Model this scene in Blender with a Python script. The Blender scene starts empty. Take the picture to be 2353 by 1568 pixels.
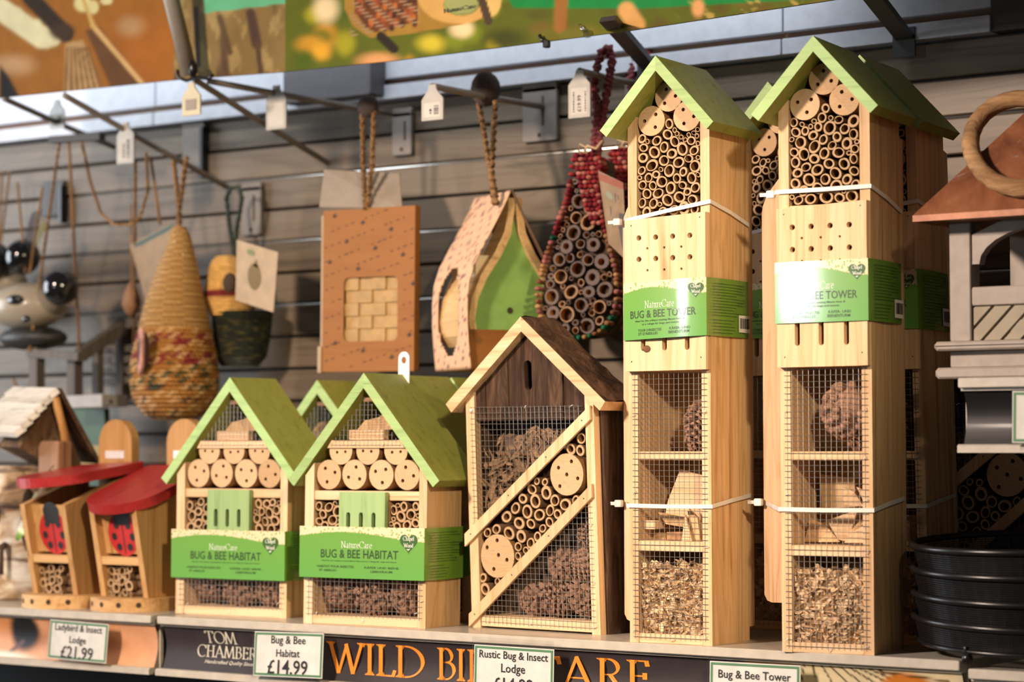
import bpy, math, random
import numpy as np
from math import sin, cos, tan, pi, radians, atan, atan2, sqrt, floor
from mathutils import Matrix, Vector
from mathutils.geometry import tessellate_polygon

SC = bpy.context.scene
COL = SC.collection
# ------------------------------------------------------------------ camera
IMW, IMH = 2353, 1568
FPX = 5500.0
PHI, ROLL, HOR = radians(36.2), radians(.15), 1020.0
PIT = atan((HOR - IMH/2)/FPX)
CAM = np.array([1.7275, -2.079, .206])
FW = np.array([-sin(PHI)*cos(PIT), cos(PHI)*cos(PIT), sin(PIT)])
_r0 = np.array([cos(PHI), sin(PHI), 0.]); _u0 = np.cross(_r0, FW)
RT = _r0*cos(ROLL) - _u0*sin(ROLL); UP = _u0*cos(ROLL) + _r0*sin(ROLL)
cd = bpy.data.cameras.new('camera'); cam = bpy.data.objects.new('camera', cd); COL.objects.link(cam)
cam.matrix_world = Matrix(((RT[0], UP[0], -FW[0], CAM[0]), (RT[1], UP[1], -FW[1], CAM[1]),
                           (RT[2], UP[2], -FW[2], CAM[2]), (0, 0, 0, 1)))
cd.sensor_width = 36; cd.sensor_fit = 'HORIZONTAL'; cd.lens = FPX/IMW*36
cd.clip_start = .05; cd.clip_end = 50
cd.dof.use_dof = True; cd.dof.focus_distance = 2.50; cd.dof.aperture_fstop = 4.8
SC.camera = cam
# ------------------------------------------------------------------ world, lamps, exposure
wd = bpy.data.worlds.new('world'); SC.world = wd; wd.use_nodes = True
bg = wd.node_tree.nodes['Background']; bg.inputs[0].default_value = (.74, .72, .76, 1); bg.inputs[1].default_value = .075
def lamp(name, loc, aim, power, col, sx, sy=None, spread=180):
    d = bpy.data.lights.new(name, 'AREA'); d.energy = power; d.color = col
    d.shape = 'RECTANGLE'; d.size = sx; d.size_y = sy or sx; d.spread = radians(spread)
    o = bpy.data.objects.new(name, d); COL.objects.link(o); o.location = loc
    o.rotation_euler = (Vector(aim) - Vector(loc)).to_track_quat('-Z', 'Y').to_euler(); return o
# shop spot track in front and to the right, shop window far to the left, fill strip added behind the poster, panel reflected in the sleeves
lamp('shop_spot_front', (-.45, -2.65, 1.38), (.30, .1, .18), 24.5, (1, .785, .645), .28, .28, 75)
sd = bpy.data.lights.new('shop_spot_right', 'SPOT'); sd.energy = 170; sd.color = (1, .78, .52); sd.spot_size = radians(25); sd.spot_blend = .55; sd.shadow_soft_size = .05
so = bpy.data.objects.new('shop_spot_right', sd); COL.objects.link(so); so.location = (2.0, -1.6, 1.05); so.rotation_euler = (Vector((-.12, .1, .11)) - Vector(so.location)).to_track_quat('-Z', 'Y').to_euler()
lamp('shop_window_left', (-2.3, -.60, .52), (-.5, .3, .50), 34, (.86, .93, 1), 1.0, 1.2)
lamp('fascia_fill', (-.45, .235, .83), (-.45, .40, .70), 1.35, (.84, .90, 1), 1.7, .03, 85)  # unseen strip added behind the poster to brighten the shadowed fascia
lamp('window_panel', (-.44, -3.65, .60), (.58, 0, .36), 7.5, (.92, .97, 1), .26, .14)
SC.view_settings.view_transform = 'Standard'; SC.view_settings.look = 'None'
SC.view_settings.gamma = 1; SC.view_settings.use_curve_mapping = False
SC.view_settings.exposure = 0.0
try:
    SC.cycles.use_denoising = True
    SC.cycles.max_bounces = 6; SC.cycles.diffuse_bounces = 3; SC.cycles.glossy_bounces = 3
    SC.cycles.transparent_max_bounces = 8; SC.cycles.sample_clamp_indirect = 4
except Exception: pass

# ------------------------------------------------------------------ measuring helpers (pixel of the photo -> point on a plane of the place)
def ray(px, py): return FW + RT*(px - IMW/2)/FPX - UP*(py - IMH/2)/FPX
def at(px, py, Y=None, Z=None, X=None):
    d = ray(px, py)
    t = (Y - CAM[1])/d[1] if Y is not None else ((Z - CAM[2])/d[2] if Z is not None else (X - CAM[0])/d[0])
    return CAM + t*d
class Frame:
    def __init__(s, o, yaw):
        s.o = np.array([o[0], o[1], o[2] if len(o) > 2 else 0.]); y = radians(yaw); s.yaw = y
        s.ex = np.array([cos(y), sin(y), 0]); s.ey = np.array([-sin(y), cos(y), 0])
    def pt(s, px, py, ly=0.):
        d = ray(px, py); t = (ly - (CAM - s.o) @ s.ey)/(d @ s.ey); p = CAM + t*d - s.o
        return (float(p @ s.ex), ly, float(p[2]))

# ------------------------------------------------------------------ mesh builder
class MB:
    def __init__(s): s.v = []; s.f = []; s.m = []; s.s = []; s.c = []
    def add(s, vs, fs, mi=0, smooth=False, M=None, col=None):
        b = len(s.v)
        if M is not None: vs = [tuple(M @ Vector(p)) for p in vs]
        s.v += [tuple(map(float, p)) for p in vs]
        if s.c or col is not None:
            s.c += [(1, 1, 1)]*(b - len(s.c))
            s.c += list(col) if isinstance(col, list) else [col or (1, 1, 1)]*len(vs)
        for f in fs:
            s.f.append(tuple(i + b for i in f)); s.m.append(mi); s.s.append(smooth)
        return s
    def box(s, x0, x1, y0, y1, z0, z1, mi=0, M=None, col=None, bev=0.):
        if bev > 0:
            b = min(bev, (x1-x0)*.4, (y1-y0)*.4, (z1-z0)*.4)
            return s.cham(x0, x1, y0, y1, z0, z1, b, mi, M, col)
        v = [(x0,y0,z0),(x1,y0,z0),(x1,y1,z0),(x0,y1,z0),(x0,y0,z1),(x1,y0,z1),(x1,y1,z1),(x0,y1,z1)]
        return s.add(v, [(0,3,2,1),(4,5,6,7),(0,1,5,4),(1,2,6,5),(2,3,7,6),(3,0,4,7)], mi, False, M, col)
    def cham(s, x0, x1, y0, y1, z0, z1, b, mi=0, M=None, col=None):
        # box with chamfered front/back rims and vertical edges
        def ring(y, i):
            return [(x0+i+b,y,z0+i),(x1-i-b,y,z0+i),(x1-i,y,z0+i+b),(x1-i,y,z1-i-b),(x1-i-b,y,z1-i),(x0+i+b,y,z1-i),(x0+i,y,z1-i-b),(x0+i,y,z0+i+b)]
        h = b*.6
        v = ring(y0, h) + ring(y0+h, 0) + ring(y1-h, 0) + ring(y1, h); f = []
        for k in range(3):
            for i in range(8):
                j = (i+1) % 8; f.append((k*8+i, k*8+j, k*8+8+j, k*8+8+i))
        f += [tuple(range(7, -1, -1)), tuple(range(24, 32))]
        return s.add(v, f, mi, False, M, col)
    def prism(s, poly, y0, y1, mi=0, holes=(), M=None, mside=None, smooth=False, col=None, axis='y'):
        loops = [list(poly)] + [list(h) for h in holes]
        tris = tessellate_polygon([[Vector((p[0], p[1], 0)) for p in l] for l in loops])
        flat = [p for l in loops for p in l]; n = len(flat)
        mk = (lambda p, y: (p[0], y, p[1])) if axis == 'y' else ((lambda p, y: (y, p[0], p[1])) if axis == 'x' else (lambda p, y: (p[0], p[1], y)))
        v = [mk(p, y0) for p in flat] + [mk(p, y1) for p in flat]; f = []
        for a, b, c in tris:
            A = (flat[b][0]-flat[a][0])*(flat[c][1]-flat[a][1]) - (flat[b][1]-flat[a][1])*(flat[c][0]-flat[a][0])
            if A < 0: b, c = c, b
            f.append((a, b, c)); f.append((a+n, c+n, b+n))
        s.add(v, f, mi, False, M, col)
        off = 0; fs = []
        for l in loops:
            k = len(l)
            for i in range(k):
                a, b = off+i, off+(i+1) % k; fs.append((a, b, b+n, a+n))
            off += k
        return s.add(v, fs, mi if mside is None else mside, smooth, M, col)
    def tube(s, path, r, n=8, mi=0, M=None, cap=True, smooth=True, col=None, closed=False):
        P = [np.array(p, float) for p in path]; K = len(P); v = []; rr = r if hasattr(r, '__len__') else [r]*K
        up = np.array([.31, .22, .93])
        for i, p in enumerate(P):
            a = P[(i-1) % K] if closed else P[max(i-1, 0)]; b = P[(i+1) % K] if closed else P[min(i+1, K-1)]
            t = b - a; t = t/(np.linalg.norm(t) + 1e-12)
            e = np.cross(up, t)
            if np.linalg.norm(e) < .05: e = np.cross(np.array([1., 0, 0]), t)
            e /= np.linalg.norm(e); g = np.cross(t, e)
            for k in range(n):
                q = 2*pi*k/n; v.append(tuple(p + rr[i]*(cos(q)*e + sin(q)*g)))
        f = []
        for i in range(K if closed else K-1):
            j = (i+1) % K
            for k in range(n): f.append((i*n+k, i*n+(k+1) % n, j*n+(k+1) % n, j*n+k))
        if cap and not closed: f += [tuple(range(n-1, -1, -1)), tuple((K-1)*n+k for k in range(n))]
        return s.add(v, f, mi, smooth, M, col)
    def lathe(s, prof, n=32, mi=0, M=None, smooth=True, cap=True, colf=None, rip=None):
        v = []; c = []
        for i, (r, z) in enumerate(prof):
            for k in range(n):
                q = 2*pi*k/n; R = r*(1 + (rip(i, k) if rip else 0)); v.append((R*cos(q), R*sin(q), z))
                if colf: c.append(colf(i, k))
        f = []
        for i in range(len(prof)-1):
            for k in range(n): f.append((i*n+k, i*n+(k+1) % n, (i+1)*n+(k+1) % n, (i+1)*n+k))
        if cap: f += [tuple(range(n-1, -1, -1)), tuple((len(prof)-1)*n+k for k in range(n))]
        return s.add(v, f, mi, smooth, M, c if colf else None)
    def ball(s, c, r, n=12, m=8, mi=0, col=None, M=None):
        rx, ry, rz = r if hasattr(r, '__len__') else (r, r, r)
        v = [(c[0], c[1], c[2]-rz)]
        for i in range(1, m):
            a = -pi/2 + pi*i/m
            for k in range(n): q = 2*pi*k/n; v.append((c[0]+rx*cos(a)*cos(q), c[1]+ry*cos(a)*sin(q), c[2]+rz*sin(a)))
        v.append((c[0], c[1], c[2]+rz)); f = []
        for k in range(n): f.append((0, 1+(k+1) % n, 1+k)); f.append((len(v)-1, 1+(m-2)*n+k, 1+(m-2)*n+(k+1) % n))
        for i in range(m-2):
            for k in range(n): f.append((1+i*n+k, 1+i*n+(k+1) % n, 1+(i+1)*n+(k+1) % n, 1+(i+1)*n+k))
        return s.add(v, f, mi, True, M, col)
    def mesh(s, name, mats):
        me = bpy.data.meshes.new(name); me.from_pydata(s.v, [], s.f)
        for m in (mats if isinstance(mats, (list, tuple)) else [mats]): me.materials.append(m)
        me.polygons.foreach_set('material_index', s.m); me.polygons.foreach_set('use_smooth', s.s)
        if s.c:
            s.c += [(1, 1, 1)]*(len(s.v)-len(s.c))
            a = me.color_attributes.new('Col', 'FLOAT_COLOR', 'POINT')
            a.data.foreach_set('color', np.hstack([np.array(s.c, float), np.ones((len(s.c), 1))]).ravel())
        me.update(); return me

def props(o, label=None, cat=None, group=None, kind=None):
    if label: o['label'] = label
    if cat: o['category'] = cat
    if group: o['group'] = group
    if kind: o['kind'] = kind
    return o
def obj(name, data, mats=None, parent=None, label=None, cat=None, group=None, kind=None, loc=None, rot=None, scale=None):
    me = data.mesh(name, mats) if isinstance(data, MB) else data
    o = bpy.data.objects.new(name, me); COL.objects.link(o)
    if parent: o.parent = parent
    if loc is not None: o.location = loc
    if rot is not None: o.rotation_euler = rot
    if scale is not None: o.scale = scale
    return props(o, label, cat, group, kind)
def thing(name, label, cat, loc=(0,0,0), yaw=0., group=None, lean=0.):
    o = bpy.data.objects.new(name, None); COL.objects.link(o); o.location = [float(q) for q in loc]
    o.rotation_euler = (0, lean, radians(yaw)); o.empty_display_size = .05
    return props(o, label, cat, group)

# ------------------------------------------------------------------ materials
def _new(name):
    m = bpy.data.materials.new(name); m.use_nodes = True; nt = m.node_tree
    return m, nt, nt.nodes['Principled BSDF']
def _n(nt, t, **kw):
    n = nt.nodes.new(t)
    for k, v in kw.items():
        if k.startswith('i_'): n.inputs[k[2:].replace('_', ' ')].default_value = v
        else: setattr(n, k, v)
    return n
def c4(c): return (c[0], c[1], c[2], 1)
def ramp(nt, fac, stops):
    r = nt.nodes.new('ShaderNodeValToRGB'); e = r.color_ramp.elements
    while len(e) < len(stops): e.new(.5)
    for i, (p, c) in enumerate(stops): e[i].position = p; e[i].color = c4(c)
    nt.links.new(fac, r.inputs[0]); return r.outputs[0]
def mix(nt, fac, a, b, mode='MIX'):
    n = nt.nodes.new('ShaderNodeMix'); n.data_type = 'RGBA'; n.blend_type = mode
    for sock, v in ((n.inputs[0], fac), (n.inputs[6], a), (n.inputs[7], b)):
        if isinstance(v, (int, float)): sock.default_value = v
        elif isinstance(v, tuple): sock.default_value = c4(v)
        else: nt.links.new(v, sock)
    return n.outputs[2]
def coords(nt, scale, which='Object'):
    tc = nt.nodes.new('ShaderNodeTexCoord'); mp = nt.nodes.new('ShaderNodeMapping'); mp.inputs['Scale'].default_value = scale
    oi = nt.nodes.new('ShaderNodeObjectInfo'); va = nt.nodes.new('ShaderNodeVectorMath'); va.operation = 'ADD'
    cm = nt.nodes.new('ShaderNodeMath'); cm.operation = 'MULTIPLY'; cm.inputs[1].default_value = 37.
    nt.links.new(oi.outputs['Random'], cm.inputs[0])
    nt.links.new(tc.outputs[which], mp.inputs[0]); nt.links.new(mp.outputs[0], va.inputs[0]); nt.links.new(cm.outputs[0], va.inputs[1])
    return va.outputs[0]
def noise(nt, vec, scale=1., detail=4., rough=.55, dist=0.):
    n = nt.nodes.new('ShaderNodeTexNoise'); n.inputs['Scale'].default_value = scale; n.inputs['Detail'].default_value = detail
    n.inputs['Roughness'].default_value = rough; n.inputs['Distortion'].default_value = dist
    nt.links.new(vec, n.inputs['Vector']); return n.outputs['Fac']
def bump(nt, bsdf, h, strength=.3, dist=.001):
    b = nt.nodes.new('ShaderNodeBump'); b.inputs['Strength'].default_value = strength; b.inputs['Distance'].default_value = dist
    nt.links.new(h, b.inputs['Height']); nt.links.new(b.outputs[0], bsdf.inputs['Normal'])
MATS = {}
def plain(name, c, rough=.6, metal=0., spec=.5, coat=0., var=.0):
    if name in MATS: return MATS[name]
    m, nt, b = _new(name); b.inputs['Roughness'].default_value = rough; b.inputs['Metallic'].default_value = metal
    b.inputs['Specular IOR Level'].default_value = spec; b.inputs['Coat Weight'].default_value = coat; b.inputs['Coat Roughness'].default_value = .08
    n = noise(nt, coords(nt, (60, 60, 60)), 1., 3.)
    out = ramp(nt, n, [(.3, tuple(x*(1-.10-var) for x in c)), (.7, tuple(min(1, x*(1.05+var)) for x in c))])
    nt.links.new(out, b.inputs['Base Color']); MATS[name] = m; return m
def wood(name, light, dark, axis='z', rough=.6, freq=1., bstr=.15):
    if name in MATS: return MATS[name]
    m, nt, b = _new(name); b.inputs['Roughness'].default_value = rough; b.inputs['Specular IOR Level'].default_value = .3
    f = 110*freq; l = 5*freq
    sc = {'z': (f, f, l), 'x': (l, f, f), 'y': (f, l, f)}[axis]
    v = coords(nt, sc); n1 = noise(nt, v, 1., 5., .6, .6)
    sc2 = {'z': (18, 18, 1.6), 'x': (1.6, 18, 18), 'y': (18, 1.6, 18)}[axis]
    n2 = noise(nt, coords(nt, sc2), 1., 2., .5, 1.2)
    a = ramp(nt, n1, [(.28, tuple(.75*q for q in dark)), (.40, tuple(.5*q+.5*p for p, q in zip(light, dark))), (.56, light)])
    w = nt.nodes.new('ShaderNodeMath'); w.operation = 'SINE'; w2 = nt.nodes.new('ShaderNodeMath'); w2.operation = 'MULTIPLY'; w2.inputs[1].default_value = 44.
    nt.links.new(n2, w2.inputs[0]); nt.links.new(w2.outputs[0], w.inputs[0])
    g = ramp(nt, w.outputs[0], [(.55, (1, 1, 1)), (1., tuple(.55+.45*q/max(p, .01) for p, q in zip(light, dark)))])
    col = mix(nt, .75, a, g, 'MULTIPLY')
    oi = nt.nodes.new('ShaderNodeObjectInfo')
    vv = ramp(nt, oi.outputs['Random'], [(0, (.78, .74, .68)), (.5, (.96, .93, .90)), (1, (1.0, 1.0, 1.0))])
    col = mix(nt, 1., col, vv, 'MULTIPLY')
    nt.links.new(col, b.inputs['Base Color']); bump(nt, b, n1, bstr, .0006); MATS[name] = m; return m
def bark(name, cs, axis='z', str_=1.):
    if name in MATS: return MATS[name]
    m, nt, b = _new(name); b.inputs['Roughness'].default_value = .85; b.inputs['Specular IOR Level'].default_value = .25
    sc = {'z': (70, 70, 9), 'y': (70, 9, 70), 'x': (9, 70, 70)}[axis]
    n = noise(nt, coords(nt, sc), 1., 7., .65, 1.5); n2 = noise(nt, coords(nt, tuple(q*.35 for q in sc)), 1., 3., .5, .6)
    c = ramp(nt, n, [(.30, cs[0]), (.5, cs[1]), (.72, cs[2])]); d = ramp(nt, n2, [(.35, (.55, .5, .5)), (.65, (1.1, 1.05, 1.0))])
    nt.links.new(mix(nt, 1., c, d, 'MULTIPLY'), b.inputs['Base Color']); bump(nt, b, n, str_, .003); MATS[name] = m; return m
def vcol(name, rough=.7, spec=.3, coat=0., bs=0., bsc=200.):
    if name in MATS: return MATS[name]
    m, nt, b = _new(name); b.inputs['Roughness'].default_value = rough; b.inputs['Specular IOR Level'].default_value = spec
    b.inputs['Coat Weight'].default_value = coat; b.inputs['Coat Roughness'].default_value = .1
    a = nt.nodes.new('ShaderNodeVertexColor'); a.layer_name = 'Col'
    n = noise(nt, coords(nt, (bsc,)*3), 1., 3.); col = mix(nt, 1., a.outputs[0], ramp(nt, n, [(.3, (.88, .88, .88)), (.7, (1.06, 1.06, 1.06))]), 'MULTIPLY')
    nt.links.new(col, b.inputs['Base Color'])
    if bs: bump(nt, b, n, bs, .002)
    MATS[name] = m; return m
def clear(name, rough=.04, tint=(1, 1, 1), amount=.92):
    if name in MATS: return MATS[name]
    m, nt, b = _new(name); nt.nodes.remove(b); o = nt.nodes['Material Output']
    t = nt.nodes.new('ShaderNodeBsdfTransparent'); t.inputs[0].default_value = c4(tint)
    g = nt.nodes.new('ShaderNodeBsdfGlossy'); g.inputs['Roughness'].default_value = rough
    fr = nt.nodes.new('ShaderNodeLayerWeight'); fr.inputs[0].default_value = .25
    mx = nt.nodes.new('ShaderNodeMixShader'); mm = nt.nodes.new('ShaderNodeMath'); mm.operation = 'MULTIPLY_ADD'
    mm.inputs[1].default_value = .22; mm.inputs[2].default_value = 1 - amount
    nt.links.new(fr.outputs['Fresnel'], mm.inputs[0]); nt.links.new(mm.outputs[0], mx.inputs[0])
    nt.links.new(t.outputs[0], mx.inputs[1]); nt.links.new(g.outputs[0], mx.inputs[2]); nt.links.new(mx.outputs[0], o.inputs[0])
    MATS[name] = m; return m

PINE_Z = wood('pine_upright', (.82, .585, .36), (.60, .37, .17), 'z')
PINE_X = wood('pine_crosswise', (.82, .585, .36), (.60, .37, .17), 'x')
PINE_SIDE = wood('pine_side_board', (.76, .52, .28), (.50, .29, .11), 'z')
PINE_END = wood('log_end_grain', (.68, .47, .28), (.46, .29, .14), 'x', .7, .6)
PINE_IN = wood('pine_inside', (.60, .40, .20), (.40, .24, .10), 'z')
LOG_SIDE = wood('log_side', (.40, .22, .10), (.22, .11, .05), 'y')
GREEN = wood('green_painted_wood', (.33, .375, .080), (.27, .31, .06), 'z', .5, 1., .2)
GREEN_EDGE = wood('green_painted_edge', (.40, .60, .25), (.30, .48, .18), 'x', .55, 1., .2)
GREEN_PANEL = wood('green_painted_panel', (.36, .54, .24), (.30, .47, .20), 'z', .55, 1., .15)
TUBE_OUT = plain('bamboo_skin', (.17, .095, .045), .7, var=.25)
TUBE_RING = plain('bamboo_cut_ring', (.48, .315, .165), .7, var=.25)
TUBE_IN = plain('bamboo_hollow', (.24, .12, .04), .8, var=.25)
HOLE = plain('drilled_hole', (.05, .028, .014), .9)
WIRE = plain('galvanised_wire', (.50, .49, .46), .38, .85)
CONE = plain('pine_cone_scale', (.30, .165, .10), .8, var=.35)
SHAV = plain('wood_shaving', (.70, .49, .28), .6, var=.2)
NYLON = plain('nylon_tie', (.78, .75, .68), .35, coat=.3)
STEEL = plain('zinc_plate', (.85, .86, .86), .35, .2)
INK = plain('dark_green_print', (.035, .07, .03), .35, coat=.5)
INK2 = plain('black_print', (.02, .02, .02), .5)
WHITEINK = plain('white_print', (.82, .86, .74), .35, coat=.5)
PAPER = plain('white_paper', (.80, .79, .74), .6)
BLACK = plain('black_painted', (.008, .008, .009), .3)
# ------------------------------------------------------------------ lettering
_TX = {}
def text_mesh(s):
    if s in _TX: return _TX[s]
    cu = bpy.data.curves.new('lettering', 'FONT'); cu.body = s; cu.size = 1; cu.resolution_u = 2; cu.offset = .011
    o = bpy.data.objects.new('lettering', cu); COL.objects.link(o)
    bpy.context.view_layer.update()
    me = bpy.data.meshes.new_from_object(o.evaluated_get(bpy.context.evaluated_depsgraph_get()))
    v = [tuple(p.co)[:2] for p in me.vertices]; f = [tuple(p.vertices) for p in me.polygons]
    bpy.data.objects.remove(o); bpy.data.curves.remove(cu); bpy.data.meshes.remove(me)
    _TX[s] = (v, f); return _TX[s]
# a small pen-drawn serif alphabet: vertical and falling strokes thick, level and rising ones thin
def _arc(cx, cy, rx, ry, a0, a1, n=14): return [(cx + rx*cos(radians(a0+(a1-a0)*i/n)), cy + ry*sin(radians(a0+(a1-a0)*i/n))) for i in range(n+1)]
SER = {}
def _g(ch, adv, strokes, serifs=()): SER[ch] = (adv, strokes, serifs)
_S = lambda x, h=1: [(x, 0), (x, h)]
_g('I', .38, [_S(.19)], [(.19, 0), (.19, 1)])
_g('L', .66, [_S(.19), [(.19, .02), (.6, .02)], [(.6, .0), (.63, .2)]], [(.19, 0), (.19, 1)])
_g('D', .98, [_S(.19), [(.1, .98), (.38, .98)] + _arc(.38, .5, .5, .48, 90, -90, 20) + [(.1, .02)]], [(.19, 0), (.19, 1)])
_g('B', .72, [_S(.19), [(.1, .98), (.34, .98)] + _arc(.34, .76, .2, .22, 90, -90) + [(.19, .54)], [(.19, .54), (.36, .54)] + _arc(.36, .28, .26, .26, 90, -90) + [(.1, .02)]], [(.19, 0), (.19, 1)])
_g('R', .78, [_S(.19), [(.1, .98), (.34, .98)] + _arc(.34, .74, .24, .24, 90, -90) + [(.19, .5)], [(.36, .5), (.74, 0)]], [(.19, 0), (.19, 1), (.74, 0)])
_g('C', .92, [_arc(.52, .5, .46, .49, 48, 312, 26), [(.84, .97), (.86, .72)]])
_g('A', .90, [[(.08, 0), (.43, 1)], [(.41, 1), (.82, 0)], [(.2, .34), (.66, .34)]], [(.08, 0), (.82, 0)])
_g('E', .66, [_S(.19), [(.1, .98), (.56, .98)], [(.19, .52), (.48, .52)], [(.1, .02), (.58, .02)], [(.56, 1), (.57, .82)], [(.48, .62), (.48, .42)], [(.58, 0), (.61, .2)]], [(.19, 0), (.19, 1)])
_g('T', .80, [_S(.4), [(.04, .98), (.76, .98)], [(.05, 1), (.03, .8)], [(.75, 1), (.77, .8)]], [(.4, 0)])
_g('O', 1.02, [_arc(.51, .5, .46, .49, 90, 450, 30)])
_g('M', 1.08, [[(.1, 0), (.2, 1)], [(.19, 1), (.53, .04)], [(.53, .04), (.86, 1)], [(.86, 1), (.97, 0)]], [(.1, 0), (.97, 0)])
_g('H', .92, [_S(.19), _S(.73), [(.19, .52), (.73, .52)]], [(.19, 0), (.19, 1), (.73, 0), (.73, 1)])
_g('W', 1.24, [[(.06, 1), (.36, .0)], [(.36, 0), (.62, .92)], [(.6, .95), (.86, .0)], [(.86, 0), (1.16, 1)]], [(.07, 1), (1.15, 1)])
_g('S', .6, [_arc(.3, .76, .2, .22, 40, 260, 12) + [(.34, .5)] + _arc(.28, .26, .22, .24, 70, -140, 12)])
_g('N', .95, [[(.15, 0), (.15, 1)], [(.13, 1), (.77, 0)], [(.77, 0), (.77, 1)]], [(.15, 0), (.13, 1), (.77, 1)])
_g('a', .56, [[(.12, .52)] + _arc(.26, .48, .14, .14, 120, 0, 8) + [(.40, 0)], _arc(.24, .16, .16, .15, 60, 320, 14)], [(.42, 0)])
_g('t', .38, [[(.18, .8), (.18, .12)] + _arc(.28, .1, .1, .1, 180, 290, 6), [(.04, .6), (.34, .6)]])
_g('u', .62, [[(.14, .62), (.14, .16)] + _arc(.28, .16, .14, .15, 180, 330, 8), [(.46, .62), (.46, 0)]], [(.48, 0), (.12, .62), (.44, .62)])
_g('r', .46, [[(.16, 0), (.16, .62)], _arc(.34, .40, .17, .22, 165, 60, 8)], [(.16, 0), (.14, .62)])
_g('e', .54, [_arc(.28, .31, .22, .31, 10, 320, 18), [(.07, .35), (.5, .35)]])
_g('h', .64, [[(.15, 0), (.15, 1)], [(.15, .4)] + _arc(.32, .44, .16, .18, 160, 0, 8) + [(.48, 0)]], [(.15, 0), (.48, 0), (.13, 1)])
_g('p', .64, [[(.15, -.34), (.15, .62)], _arc(.33, .31, .22, .31, 150, -150, 16)], [(.15, -.34), (.13, .62)])
_g('l', .3, [[(.15, 0), (.15, 1)]], [(.15, 0), (.13, 1)])
_g('o', .60, [_arc(.3, .31, .24, .31, 90, 450, 20)])
_g('d', .62, [_arc(.27, .31, .2, .31, 30, 330, 16), [(.46, 0), (.46, 1)]], [(.48, 0), (.44, 1)])
_g(' ', .42, [])
def serif_mesh(s, thick=.15, thin=.05, track=.0):
    key = (s, thick, thin, track)
    if key in _TX: return _TX[key]
    V, F = [], []; x = 0.
    def w(dx, dy):
        a = math.degrees(atan2(dy, dx)) % 180
        return thin + (thick-thin)*float(np.interp(a, [0, 30, 60, 76, 86, 95, 120, 150, 180], [.05, .12, .35, .55, 1, 1, 1, .5, .05]))
    def quad(a, b, c, d):
        n = len(V); V.extend([a, b, c, d]); F.append((n, n+1, n+2, n+3))
    for ch in s:
        adv, st, se = SER[ch]
        for pl in st:
            L, Rr = [], []
            for i, p in enumerate(pl):
                a = pl[max(i-1, 0)]; b = pl[min(i+1, len(pl)-1)]
                if i in (0, len(pl)-1) and len(pl) > 3 and abs(pl[0][0]-pl[-1][0]) + abs(pl[0][1]-pl[-1][1]) < 1e-6: a, b = pl[-2], pl[1]
                dx, dy = b[0]-a[0], b[1]-a[1]; l = sqrt(dx*dx+dy*dy) + 1e-9; h = w(dx, dy)/2
                L.append((x+p[0]-dy/l*h, p[1]+dx/l*h)); Rr.append((x+p[0]+dy/l*h, p[1]-dx/l*h))
            for i in range(len(pl)-1): quad(Rr[i], Rr[i+1], L[i+1], L[i])
        for sx, sy in se:
            up = 1 if sy > .5 else -1; e = sy; i = sy - up*.045; k = sy - up*.13; h = thick*.5
            quad((x+sx-h-.1, e), (x+sx+h+.1, e), (x+sx+h+.08, i), (x+sx-h-.08, i))
            quad((x+sx-h-.05, i), (x+sx+h+.05, i), (x+sx+h*.9, k), (x+sx-h*.9, k))
        x += adv + track
    _TX[key] = (V, F); return _TX[key]
def put_text(parent, s, cx, cz, width=None, height=None, mat=None, y=None, font='sans', label=None, shear=0., name='lettering', slope=0., left=None, wgt=None, squeeze=1.):
    V, F = (text_mesh(s) if font == 'sans' else serif_mesh(s, *(wgt or (.15, .05, 0.))))
    A = np.array(V); lo, hi = A.min(0), A.max(0)
    sx = width/(hi[0]-lo[0]) if width else None; sz = height/(hi[1]-lo[1]) if height else None
    sx = sx or sz*squeeze; sz = sz or sx/squeeze
    w_ = (hi[0]-lo[0])*sx; x0 = left if left is not None else cx - w_/2
    yf = y if callable(y) else (lambda x: y)
    vs = []
    for p in V:
        px = x0 + (p[0]-lo[0])*sx + shear*(p[1]-lo[1])*sz; vs.append((px, yf(px) - .0003, cz + (p[1]-(lo[1]+hi[1])/2)*sz + slope*(px-x0)))
    return obj(name, MB().add(vs, F), mat, parent, label)
def small_print(parent, x0, x1, zs, mat, y=None, X=None, h=.0008, seed=1, ragged=.8, name='small_print', slope=0.):
    """lines of print too small to read: short dashes; y = plane y (front) or X = plane x (a side face, dashes run along y)"""
    R = random.Random(seed); mb = MB()
    for z in zs:
        x = x0; end = x0 + (x1-x0)*(1 - ragged*R.random()**3*.5)
        while x < end:
            l = R.uniform(.0012, .005)
            a, b = x, min(x+l, end); zz = z + slope*(x-x0)
            if X is None: mb.add([(a, y, zz), (b, y, zz), (b, y, zz+h), (a, y, zz+h)], [(0, 1, 2, 3)])
            else: mb.add([(X, a, zz), (X, b, zz), (X, b, zz+h), (X, a, zz+h)], [(0, 1, 2, 3)])
            x += l + .0012
    return obj(name, mb, mat, parent)
def heart(cx, cz, s, n=28):
    return [(cx + s*.5*(sin(t)**3), cz + s*.5*(13*cos(t)-5*cos(2*t)-2*cos(3*t)-cos(4*t))/16) for t in [2*pi*i/n for i in range(n)]]
def disc(cx, cz, r, n=14, sx=1.): return [(cx + r*sx*cos(2*pi*i/n), cz + r*sin(2*pi*i/n)) for i in range(n)]
def slot(cx, z0, z1, w, n=6):
    r = w/2
    return [(cx + r*cos(pi + pi*i/n), z0 + r + r*sin(pi + pi*i/n)) for i in range(n+1)] + [(cx + r*cos(pi*i/n), z1 - r + r*sin(pi*i/n)) for i in range(n+1)]

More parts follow.
